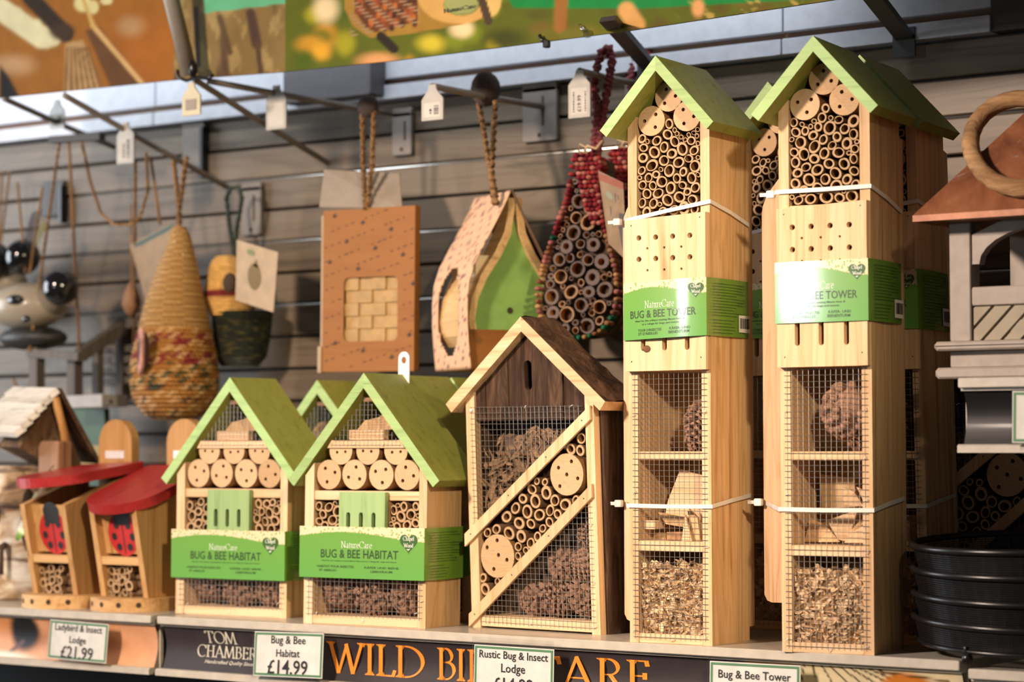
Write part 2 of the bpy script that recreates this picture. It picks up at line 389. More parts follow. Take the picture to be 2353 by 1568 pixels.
# ------------------------------------------------------------------ shared small pieces
def tube_mesh(seed, n=14, inner=.66):
    R = random.Random(seed); el = R.uniform(.88, 1.12); ph = R.uniform(0, pi); bias = (R.uniform(-.08, .08), R.uniform(-.08, .08)); k = inner*R.uniform(.88, 1.1)
    def rg(r, y, b=0.): return [((r*cos(q)*el + b*bias[0]), y, (r*sin(q)/el + b*bias[1])) for q in [2*pi*i/n + ph for i in range(n)]]
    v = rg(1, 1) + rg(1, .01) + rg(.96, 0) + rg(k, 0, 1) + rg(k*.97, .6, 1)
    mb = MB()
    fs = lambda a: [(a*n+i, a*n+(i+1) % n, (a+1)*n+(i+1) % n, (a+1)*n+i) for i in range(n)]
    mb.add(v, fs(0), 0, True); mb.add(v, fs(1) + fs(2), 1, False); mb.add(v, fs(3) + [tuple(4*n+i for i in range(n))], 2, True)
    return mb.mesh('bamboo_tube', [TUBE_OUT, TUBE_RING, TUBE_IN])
TUBES = [tube_mesh(i) for i in range(7)]
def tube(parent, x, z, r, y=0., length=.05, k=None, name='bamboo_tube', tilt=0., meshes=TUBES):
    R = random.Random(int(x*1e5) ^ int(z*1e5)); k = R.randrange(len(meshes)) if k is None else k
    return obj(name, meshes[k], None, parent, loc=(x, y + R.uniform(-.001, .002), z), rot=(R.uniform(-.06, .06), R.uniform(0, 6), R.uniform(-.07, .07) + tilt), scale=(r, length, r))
def pack(x0, x1, z0, z1, rmin, rmax, seed, block=(), n=110, skip=0.):
    R = random.Random(seed); out = []
    for _ in range(n):
        r = R.uniform(rmin, rmax) if R.random() > .12 else rmin*.6; best = None
        for _ in range(46):
            x = R.uniform(x0+r, x1-r); z = z0 + r
            for it in range(30):
                hit = [(q, s) for q in out for s in [sqrt(max((r+q[2])**2 - (x-q[0])**2, 0)) + q[1]] if abs(x-q[0]) < r+q[2] and s > z + 1e-6 and (x-q[0])**2+(z-q[1])**2 < (r+q[2])**2 - 1e-9]
                if not hit: break
                z = max(s for q, s in hit)
            if z + r > z1: continue
            if any((x-b[0])**2 + (z-b[1])**2 < (r+b[2])**2 for b in block): continue
            if best is None or z < best[1]: best = (x, z, r)
        if best: out.append(best)
    return [q for q in out if R.random() >= skip]
def log_mesh(seed, holes, hr=.1, n=24, top=None, ring=True):
    """end-grain log, radius 1, face at y = 0, length 1; top cuts the circle off flat at that height"""
    pts = [(cos(2*pi*i/n), sin(2*pi*i/n)) for i in range(n)]
    if top is not None:
        a = math.asin(top); pts = [(cos(t), sin(t)) for t in [pi - a + (pi + 2*a)*i/n for i in range(n+1)]]
    hs = [disc(x, z, hr, 9) for x, z in holes]
    mb = MB(); mb.prism(pts, 0., 1., 0, hs, mside=1, smooth=True)
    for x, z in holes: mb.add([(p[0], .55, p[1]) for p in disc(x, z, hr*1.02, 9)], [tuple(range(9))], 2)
    return mb.mesh('log_slice', [PINE_END, LOG_SIDE, HOLE])
LOG3 = [log_mesh(i, [(.52*cos(a+i), .52*sin(a+i)) for a in (0.3, 2.2, 4.4)], .13) for i in range(4)]
LOGH = [log_mesh(9, [(-.33, -.12), (.40, -.08)], .115, 18, .3), log_mesh(8, [(-.42, -.02), (.3, -.06)], .115, 18, .3)]
LOG5 = log_mesh(5, [(0, 0), (-.5, .32), (.28, .62), (.66, -.18), (-.42, -.56)], .10)
LOG5B = log_mesh(6, [(.06, .05), (-.62, .38), (-.02, .72), (.56, -.16), (-.22, -.6)], .10)
def log(parent, x, z, r, me, y=.002, length=.05, rot=0.): return obj('log_slice', me, None, parent, loc=(x, y, z), rot=(0, rot, 0), scale=(r, length, r))
def cone_mesh(seed, rows=13, tilt=1.):
    R = random.Random(seed); mb = MB(); mb.ball((0, 0, 0), (.62, .62, .86), 10, 8)
    for i in range(rows):
        t = (i+.5)/rows; z = -.95 + 1.9*t; rr = sqrt(max(1 - (z*.98)**2, .02))*.86; k = max(4, int(13*rr))
        for j in range(k):
            q = 2*pi*(j + .5*(i % 2) + R.uniform(-.1, .1))/k; c, s_ = cos(q), sin(q); h = .10*R.uniform(.8, 1.2); wd_ = .20*R.uniform(.8, 1.15); o = R.uniform(.14, .24)
            p = lambda rad, tan_, zz: (rad*c - tan_*s_, rad*s_ + tan_*c, zz)
            v = [p(rr*.55, -wd_*.5, z), p(rr*.55, wd_*.5, z), p(rr+o, wd_*.75, z+.06), p(rr+o, -wd_*.75, z+.06), p(rr*.6, 0, z+h+.1), p(rr+o*.9, 0, z+h+.07), p(rr+o+.05, 0, z+.02)]
            mb.add(v, [(0, 1, 2, 6, 3), (3, 6, 5), (6, 2, 5), (1, 4, 5, 2), (0, 3, 5, 4)])
    return mb.mesh('pine_cone', [CONE])
def knob_cone(seed):
    R = random.Random(seed); mb = MB(); mb.ball((0, 0, 0), (.84, .84, .93), 14, 10)
    for i in range(11):
        z = -.9 + 1.8*(i+.5)/11; rr = sqrt(max(1-(z*.95)**2, .03))*.88; k = max(4, int(15*rr))
        for j in range(k):
            q = 2*pi*(j + .5*(i % 2) + R.uniform(-.08, .08))/k; mb.ball((rr*cos(q), rr*sin(q), z*.98 + R.uniform(-.01, .01)), (.15, .15, .085*R.uniform(.85, 1.15)), 7, 5)
    return mb.mesh('pine_cone', [CONE])
CONES = [cone_mesh(i) for i in range(3)] + [knob_cone(4)]
def cone(parent, x, y, z, s, rot=(0, 0, 0), k=0): return obj('pine_cone', CONES[3 if k == 3 else k % 3], None, parent, loc=(x, y, z), rot=rot, scale=(s, s, s*1.1))
def wire_mesh(parent, x0, x1, z0, z1, y, pitch=.0062, r=.00027, zr=None, xr=None, seed=0, ox=0., oz=0.):
    """welded netting of thin wires; zr(x) / xr(z) clip the wires to a shape"""
    R = random.Random(seed); mb = MB(); x = x0 + ox + pitch*.4
    def bar(a, b):
        d = np.array(b) - np.array(a)
        if np.linalg.norm(d) < .002: return
        mb.tube([a, b], r, 4, smooth=False, cap=False)
    while x < x1:
        a, b = zr(x) if zr else (z0, z1); a = max(a, z0); b = min(b, z1)
        if b > a: bar((x + R.uniform(-.0003, .0003), y, a), (x + R.uniform(-.0003, .0003), y, b))
        x += pitch
    z = z0 + oz + pitch*.4
    while z < z1:
        a, b = xr(z) if xr else (x0, x1); a = max(a, x0); b = min(b, x1)
        if b > a: bar((a, y-r, z + R.uniform(-.0003, .0003)), (b, y-r, z + R.uniform(-.0003, .0003)))
        z += pitch*1.02
    return obj('wire_mesh', mb, WIRE, parent)
def staple(mb, x, z, y, a=.5):
    d = .0022; mb.tube([(x-d*cos(a), y, z-d*sin(a)), (x-d*cos(a)*.6, y-.0012, z-d*sin(a)*.6), (x+d*cos(a)*.6, y-.0012, z+d*sin(a)*.6), (x+d*cos(a), y, z+d*sin(a))], .0004, 4)
def shavings(parent, x0, x1, y0, y1, z0, z1, n, seed, mat=None, s=1., name='wood_shavings'):
    R = random.Random(seed); mb = MB()
    for _ in range(n):
        c = np.array([R.uniform(x0, x1), R.choice([y0, y0, R.uniform(y0, y1)]) + R.uniform(0, .006), R.uniform(z0, z1)])
        l = R.uniform(.004, .011)*s; w_ = R.uniform(.0015, .0035)*s; M = Matrix.Rotation(R.uniform(0, 6.3), 3, Vector((R.uniform(-1, 1), R.uniform(-1, 1), R.uniform(-1, 1))).normalized())
        cur = R.uniform(-1.4, 1.4); v = []
        for i in range(4):
            t = (i/3 - .5); q = np.array([t*l, 0, cur*t*t*l])
            for e in (-1, 1):
                p = np.array(M @ Vector((q[0], e*w_*(1-.5*abs(t)), q[2]))) + c
                v.append((min(max(p[0], x0), x1), max(p[1], y0-.001), max(p[2], z0-.002)))
        mb.add(v, [(0, 1, 3, 2), (2, 3, 5, 4), (4, 5, 7, 6)])
    return obj(name, mb, mat or SHAV, parent, kind='stuff')
def cable_tie(parent, pts, head, w=.0042, seed=0):
    """flat nylon strap through the points plus its square lock and cut tail"""
    mb = MB(); n = len(pts); v = []
    for i, p in enumerate(pts):
        p = np.array(p); c = np.array([.0465, .045, p[2]]); o = p - c; o[2] = 0; o /= np.linalg.norm(o)
        for dz, dr in ((-w/2, 0), (w/2, 0), (w/2, .0012), (-w/2, .0012)): v.append(tuple(p + np.array([0, 0, dz]) + o*dr))
    f = []
    for i in range(n-1):
        for k in range(4): f.append((i*4+k, i*4+(k+1) % 4, (i+1)*4+(k+1) % 4, (i+1)*4+k))
    f += [(0, 1, 2, 3), tuple((n-1)*4 + k for k in (3, 2, 1, 0))]
    mb.add(v, f); t = obj('cable_tie', mb, NYLON, parent)
    h = MB(); x, y, z = head
    h.box(x-.0042, x+.0042, y-.0035, y+.003, z-.0038, z+.0038, bev=.001); h.box(x-.012, x-.004, y-.0008, y+.0008, z-.0018, z+.0018)
    obj('tie_lock', h, NYLON, t); return t

# ------------------------------------------------------------------ printed card sleeve
def sleeve_front_mat():
    m, nt, b = _new('sleeve_print_front'); b.inputs['Roughness'].default_value = .3; b.inputs['Coat Weight'].default_value = 1.; b.inputs['Coat Roughness'].default_value = .10
    tc = nt.nodes.new('ShaderNodeTexCoord'); sp = nt.nodes.new('ShaderNodeSeparateXYZ'); nt.links.new(tc.outputs['UV'], sp.inputs[0])
    def M(op, a, b_=0.):
        n = nt.nodes.new('ShaderNodeMath'); n.operation = op
        for i, q in enumerate((a, b_)):
            if isinstance(q, (int, float)): n.inputs[i].default_value = q
            else: nt.links.new(q, n.inputs[i])
        return n.outputs[0]
    nz = noise(nt, tc.outputs['Object'], 900., 2.)
    edge = M('ADD', M('MULTIPLY', M('SINE', M('MULTIPLY', sp.outputs[0], 4.4)), .085), M('MULTIPLY', nz, .10))
    edge = M('ADD', edge, .765)
    band = M('GREATER_THAN', sp.outputs[1], edge)
    vo = nt.nodes.new('ShaderNodeTexVoronoi'); vo.inputs['Scale'].default_value = 260.; nt.links.new(tc.outputs['Object'], vo.inputs['Vector'])
    spk = M('LESS_THAN', vo.outputs['Distance'], .33)
    beige = mix(nt, spk, (.76, .66, .42), (.32, .42, .12))
    gr = ramp(nt, sp.outputs[1], [(0, (.13, .375, .075)), (1, (.16, .36, .06))])
    nt.links.new(mix(nt, band, gr, beige), b.inputs['Base Color']); return m
SLV_F = sleeve_front_mat(); SLV_S = plain('sleeve_print_side', (.15, .31, .035), .25, coat=.6)
HEART = plain('sleeve_heart_print', (.055, .13, .035), .3, coat=.6)
def sleeve(root, x0, x1, yf, yb, z0, z1, bulge, kind, seed=0, barcode=True, slope=0.):
    N = 18; yfun = lambda x: yf - bulge*sin(pi*min(max((x-x0)/(x1-x0), 0), 1))**.8
    zs = lambda x, z: z + slope*(x-x0)
    v = []; f = []; uv = []
    for i in range(N+1):
        x = x0 + (x1-x0)*i/N
        for z, q in ((z0, 0), (z1, 1)): v.append((x, yfun(x), zs(x, z))); uv.append((i/N, q))
    for i in range(N): f.append((2*i, 2*i+2, 2*i+3, 2*i+1))
    mb = MB(); mb.add(v, f, 0, True)
    zr0, zr1 = zs(x1, z0), zs(x1, z1)
    # right side bows a little off the wood
    sv = []; 
    for i in range(9): 
        y = yf + (yb-yf)*i/8; o = .0025*sin(pi*i/8)
        sv += [(x1+o, y, zr0), (x1+o, y, zr1)]
    mb.add(sv, [(2*i, 2*i+2, 2*i+3, 2*i+1) for i in range(8)], 1, True)
    mb.add([(x0, yb, z0), (x0, yf, z0), (x0, yf, z1), (x0, yb, z1)], [(0, 1, 2, 3)], 1)
    mb.add([(x1, yb, zr0), (x0, yb, z0), (x0, yb, z1), (x1, yb, zr1)], [(0, 1, 2, 3)], 1)
    me = mb.mesh('card_sleeve', [SLV_F, SLV_S])
    ul = me.uv_layers.new(name='UVMap')
    for p in me.polygons:
        for li in p.loop_indices:
            vi = me.loops[li].vertex_index; ul.data[li].uv = uv[vi] if vi < len(uv) else (0, 0)
    s = obj('card_sleeve', me, None, root, 'glossy green printed card sleeve')
    W = x1-x0; Hh = z1-z0; Y = yfun; A = lambda u, q: (x0 + W*u, zs(x0 + W*u, z0 + Hh*q))
    def T(t, u, q, wfrac=None, h=None, mat=INK, font='sans', **kw):
        x, z = A(u, q); return put_text(s, t, x, z - slope*W*(wfrac or .2)*.5, W*wfrac if wfrac else None, h, mat, Y, font, slope=slope, **kw)
    if kind == 'habitat':
        T('NatureCare', .47, .655, .25, .0078, WHITEINK, 'serif', wgt=(.10, .04, .02))
        T('BUG & BEE HABITAT', .49, .475, .62, .0098, INK)
        T('Ideal for the solitary nesting Mason Bee and as a refuge for bugs and insects', .49, .335, .60, .0018, INK)
        T('HABITAT POUR INSECTES', .30, .225, .30, .0026, INK); T('ET ABEILLES', .24, .15, .14, .0024, INK)
        T('K\u00c4FER UND BIENE', .67, .225, .27, .0030, INK); T('LEBENSRAUM', .67, .145, .17, .0026, INK)
        hx, hz, hs = .88, .72, .024
    else:
        T('NatureCare', .46, .60, .36, .0080, WHITEINK, 'serif', wgt=(.10, .04, .02))
        T('BUG & BEE TOWER', .49, .435, .79, .0080, INK)
        T('Ideal for the solitary nesting Mason bees &', .46, .315, .60, .0026, INK); T('as a refuge for bugs and insects', .47, .258, .45, .0026, INK)
        T("TOUR D'INSECTES", .34, .155, .29, .0028, INK); T("ET D'ABEILLES", .32, .095, .24, .0028, INK)
        T('K\u00c4FER- UND', .70, .165, .24, .0032, INK); T('BIENENTURM', .69, .095, .24, .0028, INK)
        hx, hz, hs = .885, .805, .0175
    x, z = A(hx, hz); hp = heart(x, z, hs)
    obj('heart_emblem', MB().add([(p[0], Y(p[0]) - .00025, p[1]) for p in hp], [tuple(reversed(range(len(hp))))]), HEART, s)
    put_text(s, 'Chapel', x, z + hs*.16, hs*.62, hs*.27, WHITEINK, lambda q: Y(q) - .0002, 'serif', wgt=(.16, .06, .0))
    put_text(s, 'Wood', x, z - hs*.13, hs*.56, hs*.20, WHITEINK, lambda q: Y(q) - .0002, 'serif', wgt=(.16, .06, .0))
    bird = [(x-hs*.1, z-hs*.30), (x, z-hs*.38), (x+hs*.12, z-hs*.26), (x+hs*.02, z-hs*.31)]
    obj('bird_emblem', MB().add([(p[0], Y(p[0]) - .0006, p[1]) for p in bird], [(0, 1, 2, 3)]), WHITEINK, s)
    X = x1 + .0028; D = yb-yf; rows = [zr1 - Hh*(.10 + .050*i) for i in range(12)] + [zr0 + Hh*(.05 + .055*i) for i in range(5)]
    small_print(s, yf + D*.10, yf + D*.88, rows[:12], INK, X=X, h=Hh*.012, seed=seed+3, slope=0)
    small_print(s, yf + D*.10, yf + D*.62, rows[12:], INK, X=X, h=Hh*.012, seed=seed+4)
    if barcode:
        bb = MB(); a, b_ = yf + D*.70, yf + D*.97; c, d_ = zr0 + Hh*.09, zr0 + Hh*.39
        bb.add([(X+.0003, a, c), (X+.0003, b_, c), (X+.0003, b_, d_), (X+.0003, a, d_)], [(0, 1, 2, 3)], 0)
        R = random.Random(seed); y = a + .003
        while y < b_ - .003:
            w_ = R.choice([.0005, .0009, .0013]); bb.add([(X+.0006, y, c+.004), (X+.0006, y+w_, c+.004), (X+.0006, y+w_, d_-.003), (X+.0006, y, d_-.003)], [(0, 1, 2, 3)], 1); y += w_ + R.choice([.0005, .0009])
        obj('barcode_sticker', bb, [PAPER, INK2], s)
    return s
def rack(t, k):
    """lean a thing sideways like a racked frame, its foot staying flat on the shelf"""
    done = set()
    def go(o, off):
        for c in o.children:
            if c.location.length > 1e-6: c.location.x += k*c.location.z
            else:
                if c.type == 'MESH' and c.data.name not in done:
                    done.add(c.data.name)
                    for v in c.data.vertices: v.co.x += k*v.co.z
                go(c, off)
    go(t, 0)
def gable_roof(root, cx, half, apex, eave, th, y0, y1, edge=GREEN_EDGE, top=GREEN, names='roof_board'):
    """two sloping boards meeting at the ridge; each its own part, pale sawn front edges"""
    sl = atan2(apex-eave, half); vt = th/cos(sl); nx, nz = sin(sl)*th, cos(sl)*th
    for sgn in (-1, 1):
        P = [(cx, apex), (cx + sgn*half, eave), (cx + sgn*(half) - sgn*nx, eave - nz), (cx, apex - vt)]
        if sgn < 0: P = P[::-1]
        mb = MB(); mb.prism(P, y0, y1, 0); mi = [0]*len(mb.f)
        for i, f in enumerate(mb.f):
            if all(abs(mb.v[j][1]-y0) < 1e-6 for j in f): mb.m[i] = 1
        o = obj(names, mb, [top, edge], root)
# ------------------------------------------------------------------ setting: back wall, fascia, shelf bays
YW = .40
PLANK = wood('grey_plank', (.165, .128, .088), (.08, .06, .042), 'x', .42, .35, .5)
PLANK_EDGE = plain('plank_groove', (.045, .04, .035), .7)
wall = props(bpy.data.objects.new('wall_back', None), 'grey wood effect slatted back wall of narrow boards', None, None, 'structure'); COL.objects.link(wall)
mb = MB(); mb.box(-1.9, 2.0, YW + .012, YW + .05, -1.2, .96); obj('wall_backing', mb, PLANK_EDGE, wall)
fl = MB(); fl.box(-3.2, 3.2, -4.4, .45, -1.22, -1.20); props(obj('floor', fl, plain('shop_floor_vinyl', (.16, .14, .12), .5)), None, None, None, 'structure')
pz = .0443; top = .6625; k = 0
for i in range(16):
    z1 = top - i*pz; z0 = z1 - pz + .0038
    mb = MB(); mb.cham(-1.8, 1.9, YW + random.Random(i).uniform(-.0012, .0012), YW + .013, z0, z1, .0022)
    obj('plank', mb, PLANK, wall)
mb = MB(); mb.box(-1.9, 2.0, .34, .36, -1.2, -.02); obj('kick_panel', mb, plain('under_shelf_dark', (.012, .010, .009), .8), wall)  # near-black colour stands in for the darkness under the shelf
rl = MB()
for zr in (2, 4, 6):
    mb = MB(); mb.tube([(-.9, YW + .0035, top - zr*pz + .0015), (.62, YW + .0035, top - zr*pz + .0015)], .0024, 10); obj('groove_rail', mb, plain('aluminium_rail', (.62, .60, .56), .22, .9), wall, 'thin aluminium rail lying in the groove')
# pale fascia boards over the slats, with a wood-brown shadow gap between the two rows
FASC = plain('pale_fascia_paint', (.47, .485, .52), .45); BROWN = plain('raw_board_edge', (.22, .12, .07), .7)
fas = props(bpy.data.objects.new('trim_1', None), 'pale grey fascia boards above the slatted wall', None, None, 'structure'); COL.objects.link(fas)
XS = [-1.8, -.7145, .3212, .5893]
for a, b in zip(XS[:-1], XS[1:]):
    mb = MB(); mb.box(a + .001, b - .001, YW - .012, YW + .012, .6935, .95, bev=.001); obj('fascia_board', mb, FASC, fas)
    mb = MB(); mb.box(a + .001, b - .001, YW - .016, YW + .012, .6655, .6845, bev=.001); obj('fascia_board', mb, FASC, fas)
mb = MB(); mb.box(-1.8, .60, YW - .002, YW + .012, .6845, .6935); obj('brown_joint', mb, BROWN, fas)
mb = MB(); mb.box(.5893, 1.9, YW - .014, YW + .012, .6655, .95); obj('dark_end_board', mb, plain('dark_brown_board', (.055, .045, .04), .6), fas)
mb = MB(); mb.box(-.4398, -.2855, YW - .045, YW - .013, .6690, .80, bev=.002); obj('dark_grey_block', mb, plain('dark_grey_paint', (.10, .095, .10), .5), fas)

CREAM = plain('cream_shelf_enamel', (.50, .455, .375), .38, var=.02); DECK = plain('shelf_deck_enamel', (.42, .385, .32), .28, var=.03)
# ---- numpy painter for printed pictures: soft blobs and polygons laid on a base, sampled per grid vertex
def sstep(x, a, b): t = np.clip((x-a)/(b-a), 0, 1); return t*t*(3-2*t)
class Paint:
    def __init__(s, gx, gy, base): s.x = gx; s.y = gy; s.c = np.ones(gx.shape + (3,))*np.array(base)
    def lay(s, m, col): m = np.clip(m, 0, 1)[..., None]; s.c = s.c*(1-m) + m*np.array(col)
    def blob(s, cx, cy, rx, ry, col, soft=.5, rot=0.):
        a = radians(rot); u = (s.x-cx)*cos(a) + (s.y-cy)*sin(a); v = -(s.x-cx)*sin(a) + (s.y-cy)*cos(a)
        s.lay(1 - sstep(np.sqrt((u/rx)**2 + (v/ry)**2), 1-soft, 1+soft*.3), col)
    def band(s, x0, y0, x1, y1, w, col, soft=3.):
        dx, dy = x1-x0, y1-y0; L2 = dx*dx+dy*dy; t = np.clip(((s.x-x0)*dx + (s.y-y0)*dy)/L2, 0, 1)
        d = np.hypot(s.x-x0-t*dx, s.y-y0-t*dy); s.lay(1 - sstep(d, w/2, w/2+soft), col)
    def poly(s, pts, col, soft=2.):
        n = len(pts); ins = np.zeros(s.x.shape, bool); dist = np.full(s.x.shape, 1e9)
        for i in range(n):
            (x0, y0), (x1, y1) = pts[i], pts[(i+1) % n]
            ins ^= ((y0 > s.y) != (y1 > s.y)) & (s.x < (x1-x0)*(s.y-y0)/((y1-y0) + 1e-9) + x0)
            dx, dy = x1-x0, y1-y0; t = np.clip(((s.x-x0)*dx + (s.y-y0)*dy)/(dx*dx+dy*dy + 1e-9), 0, 1); dist = np.minimum(dist, np.hypot(s.x-x0-t*dx, s.y-y0-t*dy))
        s.lay(sstep(np.where(ins, dist, -dist), -soft/2, soft/2), col)
def fbm(x, y, seed, octs=4):
    R = np.random.RandomState(seed); out = np.zeros(x.shape); a = 1.
    for o in range(octs):
        for _ in range(5):
            k = R.uniform(-1, 1, 2)*2**o; out += a*np.sin(k[0]*x + k[1]*y + R.uniform(0, 6.3))/5
        a *= .55
    return out
PRINT = vcol('printed_vinyl', .65, .12, 0., 0., 30.)
def lin(c): return tuple((q/255/12.92 if q < 10 else ((q/255+.055)/1.055)**2.4) for q in c)

# ---- shelf bays: deck, cream front lip, picture strip, lower lip
def strip_curve(n=9):
    return [(.006 + .007*sin(pi*i/(n-1)), -.0092 - (.0535)*i/(n-1)) for i in range(n)]
def shelf_bay(name, label, xa, xb, z, y1, paintf, nx=120, yf=0.):
    t = thing(name, label, 'shelf', (xa, yf, z)); L = xb-xa
    mb = MB(); mb.box(.0005, L-.0005, .0035, y1-yf, -.012, 0); obj('deck', mb, DECK, t)
    mb = MB(); mb.cham(0, L, -.002, .0034, -.0092, .0002, .0012); obj('top_lip', mb, CREAM, t)
    mb = MB(); mb.prism([(-.0045, -.0705), (.006, -.0705), (.006, -.0625), (-.0020, -.0625), (-.0045, -.0640)], 0, L, axis='x'); obj('lower_lip', mb, CREAM, t)
    mb = MB(); mb.prism([(.0150, -.0095), (.020, -.0095), (.020, -.0705), (.0150, -.0705)], 0, L, axis='x'); obj('strip_back', mb, CREAM, t)
    C = strip_curve(); ny = 24; s_ = np.linspace(0, 1, ny); cy = np.interp(s_, np.linspace(0, 1, 9), [c[0] for c in C]); cz = np.interp(s_, np.linspace(0, 1, 9), [c[1] for c in C])
    v = []; f = []; xs = np.linspace(.002, L-.002, nx)
    for j in range(ny):
        for i in range(nx): v.append((xs[i], cy[j], cz[j]))
    for j in range(ny-1):
        for i in range(nx-1): f.append((j*nx+i, (j+1)*nx+i, (j+1)*nx+i+1, j*nx+i+1))
    gx, gy = np.meshgrid(xs*1000, s_*54)        # millimetres from the strip's left end / from its top
    P = Paint(gx, gy, lin((52, 46, 46))); paintf(P)
    mb = MB(); mb.add(v, f, 0, True, None, [tuple(c) for c in P.c.reshape(-1, 3)]); st = obj('picture_strip', mb, vcol('glossy_strip', .45, .25, .03, 0., 40.), t)
    return t, st, (lambda zz: float(np.interp(-zz, [-c for c in cz], cy)) if False else float(np.interp(zz, cz[::-1], cy[::-1])))
def paint_left(P):
    P.c[:] = lin((205, 150, 112)); P.blob(0, 20, 140, 40, lin((150, 96, 60)), .9); P.lay(1-sstep(P.x, 640, 645), lin((24, 22, 24)))
    X = 640.
    P.lay(sstep(P.x, X, X+6)*(1-sstep(P.x, X+6, X+30)), lin((160, 120, 95)))
    for i in range(6): P.blob(X+60+i*45, 12+(i % 3)*18, 34, 18, lin([(196, 132, 84), (150, 96, 52), (216, 160, 120)][i % 3]), .9)
    P.blob(X+92, 20, 30, 28, lin((28, 28, 30)), .35); P.band(X+88, 34, X+66, 50, 3, lin((90, 70, 70)), 3)
    P.blob(X+60, 54, 60, 8, lin((222, 214, 196)), .7); P.blob(X+190, 18, 22, 22, lin((226, 208, 164)), .3); P.blob(X+178, 34, 20, 16, lin((220, 200, 150)), .3)
def paint_main(P):
    P.c[:] = lin((52, 46, 48)); f = fbm(P.x*.05, P.y*.12, 3); P.c *= (1 + .18*f)[..., None]
    X = 820.
    m = sstep(P.x, X, X+3); P.lay(m, lin((214, 200, 160)))
    P.blob(X+20, 0, 34, 14, lin((206, 150, 70)), .25); P.blob(X+18, 40, 50, 30, lin((86, 74, 40)), .7)
    for i in range(9): P.band(X+62+i*6, -6, X+40+i*34, 60, .9, lin((72, 60, 30)), .9)
    P.blob(X+170, 34, 38, 30, lin((196, 118, 40)), .2); P.band(X+140, 6, X+215, 12, 1., lin((90, 60, 30)), 1)
    P.lay(sstep(P.x, X+222, X+228), lin((202, 190, 160)))
def paint_dark(P): P.c[:] = lin((26, 24, 24)); P.c *= (1 + .3*fbm(P.x*.04, P.y*.1, 8))[..., None]
bayL, stL, _ = shelf_bay('display_shelf', 'cream metal display shelf at far left with orange feather picture strip', -1.30, -.3330, 0, YW-.001, paint_left, 260)
bayM, stM, ycurve = shelf_bay('display_shelf', 'long cream display shelf with dark strip lettered WILD BIRD CARE', -.3225, .7285, 0, YW-.001, paint_main, 420)
bayR, stR, _ = shelf_bay('display_shelf', 'low cream display shelf under the black sieves at right', .7375, 1.5, -.0068, YW-.001, paint_dark, 40)
bayU, stU, _ = shelf_bay('display_shelf', 'raised cream shelf under the grey bird table at right', .7300, 1.5, .2668, YW-.001, paint_dark, 40)
# lettering on the main strip (local x from its left end)
ORANGE = plain('orange_print', lin((232, 140, 48)), .35, coat=.5); SILVER = plain('silver_print', lin((200, 194, 176)), .35, coat=.4)
def on_strip(s, a, b, zc, h, mat, wgt, shear=0., font='serif', label=None):
    V, F = serif_mesh(s, *wgt) if font == 'serif' else text_mesh(s)
    A = np.array(V); lo, hi = A.min(0), A.max(0); vs = []
    x0, x1 = a + .3225, b + .3225
    for p in V:
        z = zc + (p[1] - (lo[1]+hi[1])/2)/(hi[1]-lo[1])*h; x = x0 + (p[0]-lo[0])/(hi[0]-lo[0])*(x1-x0) + shear*(z-zc)
        vs.append((x, ycurve(z) - .0006, z))
    return obj('lettering', MB().add(vs, F), mat, stM, label)
def sx(px, py): return float(at(px, py, Y=.0115)[0])
def sz(px, py): return float(at(px, py, Y=.006)[2])
on_strip('WILD', sx(752, 1500), sx(975, 1530), -.0362, .0365, ORANGE, (.13, .045, .0), label='orange serif letters reading WILD')
on_strip('BIRD', sx(1007, 1525), sx(1007, 1525) + .105, -.0362, .0365, ORANGE, (.13, .045, .02), label='orange serif letters of BIRD half hidden by the price card')
on_strip('CARE', sx(1215, 1540), sx(1497, 1560), -.0362, .0365, ORANGE, (.125, .045, .03), label='orange serif letters reading CARE')
on_strip('TOM', sx(473, 1460), sx(546, 1475), -.0222, .0150, SILVER, (.14, .045, .0), label='silver serif letters reading TOM')
on_strip('CHAMBERS', sx(453, 1490), sx(453, 1490) + .104, -.0392, .0150, SILVER, (.14, .045, .0), label='silver serif letters reading CHAMBERS, partly behind the price card')
on_strip('Handcrafted Quality Since', sx(474, 1520), sx(474, 1520) + .077, -.0518, .0055, SILVER, (.1, .04, 0), .3, 'sans')

